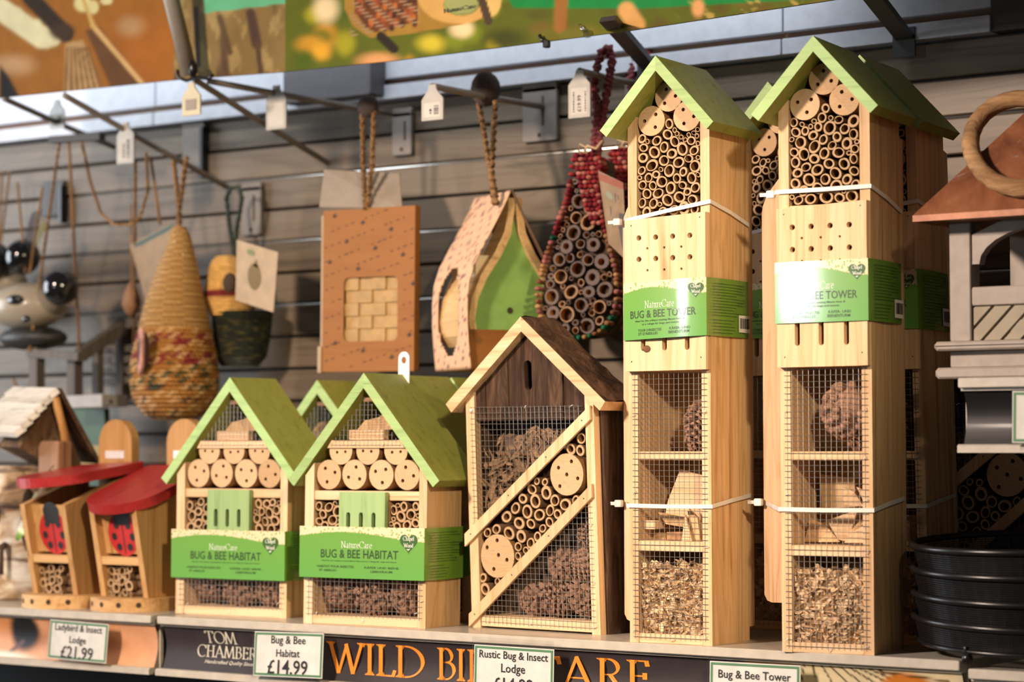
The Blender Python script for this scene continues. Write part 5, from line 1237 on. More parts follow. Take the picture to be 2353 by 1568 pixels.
for i, (pl, lb) in enumerate((((424, 286, 474, 392), 'flat grey hook plate on the wall right of the straw nest rope'), ((100, 420, 150, 495), 'dark slotted hook plate on the wall behind the hanging swing bench'))):
    a, b = at(pl[0], pl[1], Y=YW-.003), at(pl[2], pl[3], Y=YW-.003); t = thing('wall_hook_plate', lb, 'hook plate', tuple((a+b)/2)); c = (a+b)/2
    mb = MB(); mb.box(a[0]-c[0], b[0]-c[0], -.005, .004, b[2]-c[2], a[2]-c[2], bev=.0015); obj('plate', mb, plain('grey_plate', (.17, .145, .12), .55) if i == 0 else plain('dark_plate', (.05, .045, .04), .5), t)
    mb = MB(); mb.box(b[0]-c[0]-.002, b[0]-c[0]+.003, -.012, .002, b[2]-c[2]-.012, a[2]-c[2]-.008); obj('slot_lip', mb, BLACK, t)

JUTE = bark('jute_cord', ((.20, .11, .045), (.34, .20, .085), (.48, .31, .15)), 'z', .6)
def twist(path, r, turns, n=10, strands=2, per=10):
    """two strand rope: a list of tube paths winding round the given path"""
    P_ = [np.array(p, float) for p in path]; cum = [0.]
    for a, b in zip(P_[:-1], P_[1:]): cum.append(cum[-1] + float(np.linalg.norm(b-a)))
    N = max(int(cum[-1]/.0035), 8); out = []
    for s_ in range(strands):
        q = []
        for i in range(N+1):
            u = cum[-1]*i/N; p = np.array([np.interp(u, cum, [c[k] for c in P_]) for k in range(3)]); a = 2*pi*(turns*i/N + s_/strands)
            q.append(p + np.array([cos(a)*r*.5, sin(a)*r*.5, 0]))
        out.append(q)
    return out
def rope(parent, path, r, mat, turns=None, name='cord', label=None):
    L_ = sum(float(np.linalg.norm(np.array(b)-np.array(a))) for a, b in zip(path[:-1], path[1:])); mb = MB()
    for q in twist(path, r, turns or L_/.011): mb.tube(q, r*.62, 6)
    return obj(name, mb, mat, parent, label)
def rel(o, pts, Y): return [np.array(at(x, y, Y=(Y if not callable(Y) else Y(x, y)))) - np.array(o) for x, y in pts]

# ------------------------------------------------------------------ straw nest pocket (large)
YN = .285; c0 = at(402, 748, Y=YN); K = float(depth_k) if False else None
def px_m(px, py, Y): return float(np.linalg.norm(np.array(at(px+1, py, Y=Y)) - np.array(at(px, py, Y=Y))))*cos(PHI)   # metres per pixel across the view
t = thing('woven_nest', 'large straw woven teardrop nest pocket with red and green stitches', 'bird nest', tuple(c0))
prof_px = [(522, 396, 424), (540, 391, 433), (568, 384, 439), (600, 370, 446), (636, 358, 452), (670, 348, 459), (704, 338, 465), (740, 330, 473), (770, 325, 479), (806, 316, 486), (835, 311, 490), (857, 308, 493), (885, 310, 493), (910, 316, 490), (930, 324, 483), (945, 334, 472), (957, 346, 460), (965, 362, 444)]
k = px_m(400, 750, YN); zz = lambda y: float(at(402, y, Y=YN)[2]-c0[2])
N_ = 92; zs_ = np.linspace(zz(522), zz(965), N_); rad = np.interp(-zs_, [-zz(y) for y, a, b in prof_px], [(b-a)/2*k for y, a, b in prof_px]); off = np.interp(-zs_, [-zz(y) for y, a, b in prof_px], [((a+b)/2-402)*k for y, a, b in prof_px])
n = 88; v = []; cl = []; R = random.Random(2)
ST = [lin((164, 126, 70)), lin((148, 110, 58)), lin((178, 142, 88))]; rowc = [R.randrange(3) for _ in range(N_)] if False else None
for i in range(N_):
    y_px = 522 + (965-522)*i/(N_-1)
    for j in range(n):
        a = 2*pi*j/n; w = abs(sin(i*pi/2.0)) ; r = rad[i]*(1 + .020*((i % 2)*2-1) + .010*sin(j*pi + i*1.3))
        v.append((r*cos(a) + off[i]*cos(PHI), r*sin(a) + off[i]*sin(PHI), zs_[i]))
        c = np.array(ST[(i*7 + j//9) % 3])*((.72 if i % 2 else 1.) + .16*R.random()); ca, col_i = (j + i) // 2, i//3
        low = y_px > 756
        if low:
            h = (ca*7 + col_i*11 + (ca*ca) % 3) % 5
            if y_px < 846 and h in (0, 3) and col_i % 3 != 1: c = np.array(lin((122, 40, 44)))
            elif 838 < y_px < 900 and h == 2: c = np.array(lin((40, 66, 46)))
            elif 860 < y_px and h == 4 and col_i % 2: c = np.array(lin((70, 48, 34)))
            elif h == 1: c = np.array(lin((190, 156, 104)))
            else: c = np.array(lin((160, 110, 50)))*(.75+.3*R.random())
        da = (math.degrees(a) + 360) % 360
        if 196 < da < 222: c = c*.3 + np.array(lin((236, 214, 172)))*.7  # pale seam edge, with light from the left painted into the straw
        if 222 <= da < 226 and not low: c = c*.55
        cl.append(tuple(c))
f = [(i*n+j, (i+1)*n+j, (i+1)*n+(j+1) % n, i*n+(j+1) % n) for i in range(N_-1) for j in range(n)] + [tuple(range(n)), tuple((N_-1)*n + j for j in reversed(range(n)))]
mb = MB(); mb.add(v, f, 0, False, None, cl); obj('woven_body', mb, vcol('woven_straw', .6, .3, .1, .5, 300.), t)
e0, e1 = at(337, 764, Y=YN-.068)-c0, at(322, 850, Y=YN-.068)-c0; ec = (e0+e1)/2; Mt = Matrix.Translation(Vector(ec)) @ Matrix.Rotation(radians(-38), 4, 'Z') @ Matrix.Rotation(radians(12), 4, 'Y')
mb = MB(); mb.ball((0, 0, 0), (.012, .008, .027), 14, 10, M=Mt); obj('entrance_hole', mb, plain('dark_red_hollow', (.10, .04, .035), .9), t)
mb = MB(); mb.tube([(.0135*cos(2*pi*i/22), -.003, .0295*sin(2*pi*i/22)) for i in range(22)], .0033, 8, closed=True, M=Mt); obj('entrance_rim', mb, plain('pink_straw_rim', (.50, .26, .21), .7, var=.3), t, 'reddish braided rim of the opening')
rope(t, rel(c0, [(413, 540), (411, 480), (399, 370)], YN), .0042, JUTE, name='rope_loop'); rope(t, rel(c0, [(409, 540), (412, 480), (429, 362)], YN), .0042, JUTE, name='rope_loop')
def card(parent, c, corners, Y, mats, th=.0006, name='swing_card', label=None, inks=()):
    P_ = [np.array(at(x, y, Y=yy)) - np.array(c) for (x, y), yy in zip(corners, Y)]; nrm = np.cross(P_[1]-P_[0], P_[3]-P_[0]); nrm /= np.linalg.norm(nrm)
    if nrm[1] > 0: nrm = -nrm
    mb = MB(); mb.add([tuple(p) for p in P_] + [tuple(p - nrm*th) for p in P_], [(0, 1, 2, 3), (7, 6, 5, 4), (0, 4, 5, 1), (1, 5, 6, 2), (2, 6, 7, 3), (3, 7, 4, 0)]); o = obj(name, mb, mats, parent, label)
    B_ = lambda u, w: P_[0]*(1-u)*(1-w) + P_[1]*u*(1-w) + P_[2]*u*w + P_[3]*(1-u)*w
    for nm, poly, mt in inks: m2 = MB(); m2.add([tuple(B_(u, w) + nrm*.0004) for u, w in poly], [tuple(range(len(poly)))]); obj(nm, m2, mt, o)
    return o, B_, nrm
KRAFT = plain('kraft_card', (.29, .20, .115), .75, var=.04); KRAFT_P = plain('pale_kraft_card', (.40, .30, .19), .7, var=.03)
card(t, c0, [(298, 562), (397, 512), (402, 700), (338, 704)], (YN+.03, YN+.012, YN+.012, YN+.03), KRAFT, label='kraft card with dark green stripe', inks=[('green_stripe', [(.1, .03), (1, .01), (1, .07), (.1, .10)], plain('dark_green_ink', (.03, .06, .035), .6))])
# ------------------------------------------------------------------ second nest pocket near the wall
Y2 = .345; c1 = at(545, 700, Y=Y2); k2 = px_m(545, 700, Y2)
t = thing('woven_nest', 'small straw nest pocket with dark green bag bottom near the wall', 'bird nest', tuple(c1))
z2 = lambda y: float(at(545, y, Y=Y2)[2]-c1[2])
def body(nm, rows, colf, mat, n=40):
    v = []; cl = []; zq = np.linspace(z2(rows[0][0]), z2(rows[-1][0]), 36)
    for i, z in enumerate(zq):
        r = float(np.interp(-z, [-z2(y) for y, a, b in rows], [(b-a)/2*k2 for y, a, b in rows])); o = float(np.interp(-z, [-z2(y) for y, a, b in rows], [((a+b)/2-545)*k2 for y, a, b in rows]))
        for j in range(n):
            q = r*(1 + .03*((i % 2)*2-1)); v.append((q*cos(2*pi*j/n) + o*cos(PHI), q*.75*sin(2*pi*j/n) + o*sin(PHI), z)); cl.append(colf(i, j))
    f = [(i*n+j, (i+1)*n+j, (i+1)*n+(j+1) % n, i*n+(j+1) % n) for i in range(35) for j in range(n)] + [tuple(range(n)), tuple(35*n + j for j in reversed(range(n)))]
    mb = MB(); mb.add(v, f, 0, False, None, cl); return obj(nm, mb, mat, t)
RR = random.Random(8); wv = vcol('woven_straw', .6, .3, .1, .5, 300.)
body('straw_head', [(588, 500, 540), (597, 488, 556), (615, 480, 570), (650, 474, 578), (680, 466, 584), (725, 482, 590)], lambda i, j: tuple(np.array(lin((122, 44, 40) if 20 < i < 25 else (208, 164, 92)))*(.8+.35*RR.random())), wv)
body('bag_bottom', [(716, 484, 628), (740, 484, 626), (780, 487, 622), (820, 492, 614), (842, 506, 596)], lambda i, j: tuple(np.array(lin((36, 40, 30) if RR.random() < .8 else (76, 70, 34)))*(.7+.5*RR.random())), wv)
e = at(528, 650, Y=Y2-.05)-c1; mb = MB(); mb.ball(tuple(e), (.0115, .006, .0135), 14, 10); obj('entrance_hole', mb, HOLE, t)
GREENROPE = plain('dark_green_rope', (.02, .035, .02), .7, var=.4)
rope(t, rel(c1, [(540, 595), (527, 520), (520, 455), (530, 432), (548, 430), (556, 455), (545, 520), (538, 595)], Y2), .0038, GREENROPE, name='rope_loop', label='dark green rope loop')
ell = lambda cu, cw, ru, rw, n=16: [(cu + ru*cos(2*pi*i/n), cw + rw*sin(2*pi*i/n)) for i in range(n)]
card(t, c1, [(544, 551), (639, 580), (628, 718), (541, 690)], (Y2-.062,)*4, KRAFT_P, label='pale kraft card with a brown leaf picture', inks=[('leaf_picture', ell(.47, .52, .17, .22), plain('leaf_ink', (.16, .11, .04), .7)), ('leaf_tip', [(.42, .34), (.5, .22), (.56, .36)], plain('leaf_ink', (.16, .11, .04), .7)), ('green_print', ell(.35, .14, .10, .05), plain('sage_ink', (.18, .2, .09), .7))])

# ------------------------------------------------------------------ panda faced bird houses at far left
IV = plain('ivory_paint', (.42, .36, .27), .35, coat=.4); BK = plain('gloss_black_paint', (.009, .009, .010), .12, coat=.6)
for lb, Y, hc, hr, ears, nose, cords in (
    ('black and white bear faced hanging bird house, the lower one of two at far left', .30, (62, 704), (.066, .05, .034), ((139, 661, 35), (-12, 700, 30)), (60, 733), ((40, 420), (98, 430))),
    ('black and white bear faced hanging bird house, the higher one cut by the left edge', .34, (-6, 652), (.050, .04, .030), ((52, 591, 34), (-14, 600, 36)), (-20, 690), ((5, 395), (22, 395)))):
    c = at(*hc, Y=Y); t = thing('bear_bird_house', lb, 'bird house', tuple(c)); kk = px_m(*hc, Y)
    mb = MB(); mb.ball((0, 0, 0), hr, 26, 16); hd = obj('head', mb, IV, t)
    for x, y, r in ears: e = at(x, y, Y=Y-.03)-c; mb = MB(); mb.ball(tuple(e), r*kk, 18, 12); obj('ear', mb, BK, t, 'glossy black round ear')
    e = at(nose[0], nose[1], Y=Y-.05)-c; mb = MB(); mb.ball(tuple(e), (.008, .005, .005), 10, 8); obj('nose', mb, BK, hd)
    for dx in (-.030, .022): mb = MB(); mb.ball((dx, -hr[1]*.86, .006), (.017, .008, .008), 12, 8); obj('eye_patch', mb, BK, hd)
    mb = MB(); mb.ball((0, .012, -hr[2]-.012), (hr[0]*.9, hr[1]*.8, .018), 18, 10); obj('body', mb, plain('dark_body_paint', (.03, .028, .026), .5), t)
    for x, y in cords: p = at(x, y, Y=Y)-c; rope(t, [p, p*.15 + np.array([0, 0, hr[2]*.6])], .0022, JUTE)
c = at(80, 520, Y=.31); t = thing('swing_ticket', 'translucent grey swing ticket hanging above the bear faced bird house', 'tag', tuple(c))
card(t, c, [(72, 490), (98, 478), (82, 562), (52, 560)], (.31, .315, .31, .305), clear('smoky_plastic', .2, (.72, .72, .74), .7), name='ticket'); card(t, c, [(100, 500), (106, 520), (84, 566), (80, 552)], (.305,)*4, plain('olive_card', (.22, .2, .05), .6), name='olive_strip')
# small hanging leather look seed cup behind the cord
c = at(302, 690, Y=.36); t = thing('seed_pouch', 'small brown leaf shaped pouch hanging behind the cord left of the straw nest', 'pouch', tuple(c)); kk = px_m(302, 690, .36)
mb = MB(); mb.lathe([(r*kk, -z*kk) for z, r in ((-42, 1.5), (-30, 8), (-10, 17), (8, 20), (24, 14), (36, 2))], 18); obj('pouch_body', mb, plain('brown_leather', (.26, .13, .06), .6), t)
rope(t, [(0, 0, 42*kk), np.array(at(300, 470, Y=.36)) - c], .0018, JUTE)

# ------------------------------------------------------------------ grey swing bench on cords
YB = .30; c = at(190, 880, Y=YB); GB = wood('grey_bench_wood', (.13, .112, .095), (.085, .072, .06), 'z', .6)
t = thing('swing_bench', 'small grey wooden swing bench hanging on jute cords behind the log bird house', 'bench', tuple(c)); rr = lambda x, y, Y=YB: np.array(at(x, y, Y=Y)) - c
def beam(nm, a, b, w_, h_, Ya=YB, Yb=None, mt=None):
    p, q = rr(*a, Ya), rr(*b, Yb if Yb is not None else Ya); d = q-p; l = np.linalg.norm(d); z = d/l; x = np.cross(np.array([0, 1, .01]), z); x /= np.linalg.norm(x); y = np.cross(z, x)
    vs = [p + e*l*z + sx_*x*w_/2 + sy*y*h_/2 for e in (0, 1) for sx_, sy in ((-1, -1), (1, -1), (1, 1), (-1, 1))]
    m_ = MB(); m_.add([tuple(q_) for q_ in vs], [(0, 3, 2, 1), (4, 5, 6, 7), (0, 1, 5, 4), (1, 2, 6, 5), (2, 3, 7, 6), (3, 0, 4, 7)]); return obj(nm, m_, mt or GB, t)
beam('front_post', (85, 800), (85, 905), .016, .016); beam('front_post', (172, 812), (172, 915), .016, .016, YB+.01); beam('rear_post', (282, 735), (282, 920), .014, .016, YB+.09); beam('rear_post', (225, 790), (225, 905), .012, .012, YB+.06)
beam('arm_rest', (72, 812), (190, 820), .012, .02); beam('arm_rest', (182, 818), (288, 748), .012, .018, YB, YB+.09)
beam('top_rail', (280, 745), (420, 730), .014, .012, YB+.09)
for i in range(4): beam('back_slat', (232, 806+i*24), (400, 794+i*24), .010, .008, YB+.09)
beam('seat_board', (158, 925), (264, 921), .017, .05, YB-.012, YB-.012, plain('pale_seat_board', (.34, .32, .30), .5)); p = rr(254, 924, YB-.042)
m_ = MB(); m_.ball(tuple(p), .003, 8, 6); obj('bolt_head', m_, BLACK, t)
for a, b, ya, yb in (((138, 318), (68, 808), YB-.04, YB-.01), ((158, 318), (182, 800), YB-.04, YB), ((311, 372), (308, 795), YB-.04, YB+.085), ((62, 950), (30, 870), YB, YB), ((50, 950), (72, 870), YB, YB)):
    rope(t, [rr(*a, ya), rr(*b, yb)], .0026, JUTE)
rope(t, [rr(186, 318, YB), rr(208, 420, YB), rr(232, 490, YB), rr(262, 516, YB), rr(300, 517, YB), rr(322, 500, YB), rr(340, 440, YB), rr(336, 352, YB)], .0028, JUTE, label='slack loop of jute cord'); rope(t, [rr(346, 360, YB), rr(368, 515, YB)], .0026, JUTE)
beam('hanger_bar', (118, 322), (235, 314), .010, .012, YB-.04, None, plain('dark_hanger_bar', (.05, .045, .04), .6))
# leafy green plant card standing behind the ladybird lodges
c = at(205, 985, Y=.33); t = thing('seed_packet', 'dark green packet standing behind the left ladybird lodge', 'packet', (float(c[0]), .33, 0))
m_ = MB(); m_.box(-.036, .036, -.004, .006, 0, .258, bev=.002); obj('packet_body', m_, plain('deep_green_card', (.02, .07, .018), .5), t); m_ = MB(); m_.box(-.030, .036, -.0052, -.0042, .16, .205); obj('yellow_print', m_, plain('mustard_print', (.28, .19, .03), .5), t)

# ------------------------------------------------------------------ kraft box with a window
YX = .285; c = (at(742, 480, Y=YX) + at(957, 856, Y=YX))/2; t = thing('kraft_gift_box', 'flat kraft box with a rounded window hanging on jute cords', 'box', tuple(c)); rr = lambda x, y, Y=YX: np.array(at(x, y, Y=Y)) - c
KO = wood('kraft_board_orange', (.30, .122, .027), (.265, .10, .02), 'x', .6, .4, .05)
tl, tr_, br, bl_ = rr(742, 479), rr(948, 479), rr(957, 856), rr(741, 852); hw, hh = (tr_[0]-tl[0]+br[0]-bl_[0])/4, (tl[2]-bl_[2]+tr_[2]-br[2])/4; mx = (tl[0]+tr_[0]+br[0]+bl_[0])/4; mz = (tl[2]+tr_[2]+br[2]+bl_[2])/4; t.rotation_euler[1] = .012
def rrect(x0, x1, z0, z1, r, n=5): return [(cx_ + r*cos(a), cz_ + r*sin(a)) for cx_, cz_, a0 in ((x0+r, z0+r, pi), (x1-r, z0+r, 1.5*pi), (x1-r, z1-r, 0), (x0+r, z1-r, .5*pi)) for a in [a0 + pi/2*i/n for i in range(n+1)]]
w0, w1 = rr(790, 640), rr(914, 782)
win = rrect(w0[0], w1[0], w1[2], w0[2], .008)
m_ = MB(); m_.prism([(mx-hw, mz-hh), (mx+hw, mz-hh), (mx+hw, mz+hh), (mx-hw, mz+hh)], 0, .0015, 0, [win]); obj('front_board', m_, KO, t)
m_ = MB(); m_.box(mx-hw, mx-hw+.0015, .0015, .0105, mz-hh, mz+hh); m_.box(mx+hw-.0015, mx+hw, .0015, .0105, mz-hh, mz+hh); m_.box(mx-hw, mx+hw, .0015, .0105, mz-hh, mz-hh+.0015); m_.box(mx-hw, mx+hw, .0095, .0105, mz-hh, mz+hh); obj('box_shell', m_, KO, t)
m_ = MB(); m_.box(mx-hw-.007, mx-hw-.001, -.001, .008, mz-hh-.001, mz-hh+.033); m_.box(mx-hw-.004, mx-hw, .001, .003, mz-hh+.03, mz+hh-.006); obj('side_flap', m_, KRAFT_P, t, 'pale folded side flap')
WV = plain('woven_chip_wood', (.40, .245, .085), .6, var=.1)
R = random.Random(6); 
for i in range(4):
    for j in range(5):
        x0, x1 = w0[0] + (w1[0]-w0[0])*i/4, w0[0] + (w1[0]-w0[0])*(i+1)/4; z0, z1 = w1[2] + (w0[2]-w1[2])*j/5, w1[2] + (w0[2]-w1[2])*(j+1)/5
        m_ = MB(); m_.box(x0-.002*(i == 0), x1-.0002+.002*(i == 3), .003 + .002*((i+j) % 2), .009, z0-.002*(j == 0), z1-.0002+.003*(j == 4), bev=.0008); obj('woven_strip', m_, WV, t)
inkb = plain('brown_box_ink', (.05, .022, .010), .7); m_ = MB()
bee = lambda x, z, s_: [(x-s_, z), (x-s_*.3, z+s_*.35), (x, z+s_*.9), (x+s_*.35, z+s_*.3), (x+s_, z+s_*.1), (x+s_*.3, z-s_*.4), (x-.2*s_, z-s_*.7)]
for bx_, by_ in ((768, 498), (833, 512), (898, 526), (796, 556), (862, 570), (926, 584), (758, 604), (823, 618), (887, 630), (950, 650), (784, 668), (918, 700), (772, 790), (836, 806), (902, 820), (942, 768)):
    q = rr(bx_, by_)
    if w0[0]-.005 < q[0] < w1[0]+.005 and w1[2]-.005 < q[2] < w0[2]+.005: continue
    m_.add([(a, -.0003, b) for a, b in bee(q[0], q[2], .0046)], [tuple(range(7))])
R = random.Random(9)
for j in range(11):
    for i in range(14):
        x = mx-hw + 2*hw*(i+.2+.3*R.random())/14; z = mz+hh - .012 - j*.0185 + (x-mx)*.26; l = R.uniform(.003, .006)
        if (i+j*2) % 5 < 1 or z > mz+hh-.004 or z < mz-hh+.004 or x + l > mx+hw: continue
        if w0[0]-.007 < x < w1[0]+.003 and w1[2]-.004 < z < w0[2]+.004: continue
        m_.add([(x, -.0002, z), (x+l, -.0002, z+l*.26), (x+l, -.0002, z+l*.26+.0014), (x, -.0002, z+.0014)], [(0, 1, 2, 3)])
obj('box_print', m_, inkb, t)
m_ = MB(); q = [rr(742, 392, YX+.02), rr(915, 398, YX+.03), rr(922, 478, YX+.004), rr(732, 478, YX+.004)]
m_.add([tuple(p) for p in q] + [tuple(p + np.array([0, .0012, 0])) for p in q], [(0, 1, 2, 3), (7, 6, 5, 4), (0, 4, 5, 1), (1, 5, 6, 2), (2, 6, 7, 3), (3, 7, 4, 0)]); obj('top_flap', m_, plain('grey_kraft_card', (.27, .22, .165), .6), t, 'pale raised top flap')
rope(t, [rr(838, 480, YX), rr(832, 380, YX), rr(829, 260, YX)], .0042, JUTE); rope(t, [rr(842, 480, YX), rr(852, 380, YX), rr(856, 255, YX)], .0042, JUTE)
m_ = MB(); p = rr(842, 245, YX); m_.ball(tuple(p), (.016, .012, .014), 10, 8); obj('cord_knot', m_, plain('dark_knot', (.07, .045, .035), .8, var=.3), t)

# ------------------------------------------------------------------ teardrop bird house in its kraft sleeve
TY = 62; fo = at(1081, 847, Y=.235); FT = Frame((fo[0], fo[1], fo[2]), TY); t = thing('teardrop_bird_house', 'green teardrop bird house in an open kraft sleeve hanging from a jute cord', 'bird house', tuple(fo), TY)
l2 = lambda x, y, ly=0.: (FT.pt(x, y, ly)[0], FT.pt(x, y, ly)[2])
edge = [l2(*p) for p in ((1173, 437), (1157, 472), (1140, 507), (1112, 560), (1090, 603), (1077, 645), (1073, 690), (1073, 740), (1076, 790), (1081, 847))]
DP = .105; KP = vcol('printed_kraft', .7, .3); R = random.Random(4)
def panel(pts, nm, hole=False, inner=False, mirror=None):
    # resample and sweep back; leave the window cells out
    cum = [0.]
    for a, b in zip(pts[:-1], pts[1:]): cum.append(cum[-1] + sqrt((a[0]-b[0])**2 + (a[1]-b[1])**2))
    ns, nd = 56, 26; S = np.linspace(0, cum[-1], ns); X_ = np.interp(S, cum, [p[0] for p in pts]); Z_ = np.interp(S, cum, [p[1] for p in pts]); v = []; cl = []; f = []
    for i in range(ns):
        for j in range(nd):
            v.append((X_[i], DP*j/(nd-1), Z_[i])); g_ = (i*2 + j*3) % 17; c = lin((214, 172, 138)) if g_ not in (0,) else lin((112, 84, 84))
            if R.random() < .05: c = lin((120, 92, 92))
            cl.append(c)
    for i in range(ns-1):
        for j in range(nd-1):
            u, w = (i+.5)/ns, (j+.5)/nd
            if hole and ((u-.68)/.235)**2 + ((w-.52)/.30)**2 < 1 : continue
            f.append((i*nd+j, i*nd+j+1, (i+1)*nd+j+1, (i+1)*nd+j))
    mb = MB(); mb.add(v, f, 0, True, None, cl); o = obj(nm, mb, KP if not inner else plain('kraft_inside', (.13, .075, .04), .85), t, 'kraft sleeve side with a curved window' if hole else None); md = o.modifiers.new('thick', 'SOLIDIFY'); md.thickness = .0016; return o
panel(edge, 'sleeve_side', True)
ax = edge[0][0]; right = [(2*ax - x + .002, z) for x, z in edge]; panel(right, 'sleeve_side', inner=True)
m_ = MB(); bw = right[-1][0]; m_.box(0.001, bw-.001, .004, .006, 0, .048); m_.box(.001, bw-.001, .004, DP, -.001, .001); obj('sleeve_front', m_, KO, t, 'low kraft front strip')
gl = [l2(*p, .012) for p in ((1178, 492), (1168, 540), (1145, 590), (1113, 640), (1092, 690), (1085, 735), (1090, 765), (1103, 785))]; gc = gl[0][0]
out = gl + [(2*gc - x, z) for x, z in reversed(gl[1:])]
m_ = MB(); m_.prism(out, .012, .022); obj('green_front', m_, plain('leaf_green_paint', (.24, .44, .10), .55, var=.02), t, 'leaf green teardrop front')
rim = [(x - (.010 if i else .006), z) for i, (x, z) in enumerate(gl)]; v = []; f = []
BW_ = wood('bent_wood_rim', (.62, .42, .19), (.46, .28, .11), 'y', .5)
pth = [(gc-.001, gl[0][1]+.019), (gc-.001, gl[0][1]+.006)] + gl[1:]; pth_r = [(2*gc - x, z) for x, z in pth]
for P_, sg in ((pth, -1), (pth_r, 1)):
    v = []; f = []
    for i, (x, z) in enumerate(P_):
        a = P_[max(i-1, 0)]; b = P_[min(i+1, len(P_)-1)]; dx, dz = b[0]-a[0], b[1]-a[1]; l = sqrt(dx*dx+dz*dz); nx_, nz_ = (dz/l*.0085, -dx/l*.0085)
        if nx_*sg < 0: nx_, nz_ = -nx_, -nz_
        dp_ = .020 if i < 2 else (.04 if i < 4 else .095); v += [(x, .004, z), (x+nx_, .004, z+nz_), (x+nx_, dp_, z+nz_), (x, dp_, z)]
    for i in range(len(P_)-1):
        for q in range(4): f.append((i*4+q, i*4+(q+1) % 4, (i+1)*4+(q+1) % 4, (i+1)*4+q))
    f += [(0, 1, 2, 3)]; m_ = MB(); m_.add(v, f); obj('bent_wood_rim', m_, BW_, t)
q = l2(1172, 714, .0115); m_ = MB(); m_.add([(q[0]+p[0], .0116, q[1]+p[1]) for p in disc(0, 0, .0042, 12)], [tuple(range(12))]); obj('bolt_hole', m_, HOLE, t)
inside = [(x-.016, z) for x, z in gl[1:]] ; m_ = MB(); m_.box(gl[3][0]-.008, gl[3][0]+.03, .02, .09, .05, .14); obj('inner_box', m_, plain('bright_inner_box', (.85, .72, .48), .35, coat=.4), t)
i3 = lambda x, y, Y=.29: Matrix.Rotation(-radians(TY), 3, 'Z') @ Vector(np.array(at(x, y, Y=Y)) - fo)
top = i3(1135, 470, .27); rope(t, [tuple(top), tuple(i3(1128, 400, .275)), tuple(i3(1100, 235, .28))], .0042, JUTE); rope(t, [tuple(i3(1142, 470, .27)), tuple(i3(1130, 400, .275)), tuple(i3(1138, 232, .28))], .0042, JUTE)
m_ = MB(); p = i3(1116, 205, .28); m_.ball(tuple(p), (.020, .016, .022), 10, 8); obj('cord_knot', m_, plain('dark_knot', (.07, .045, .035), .8, var=.3), t)

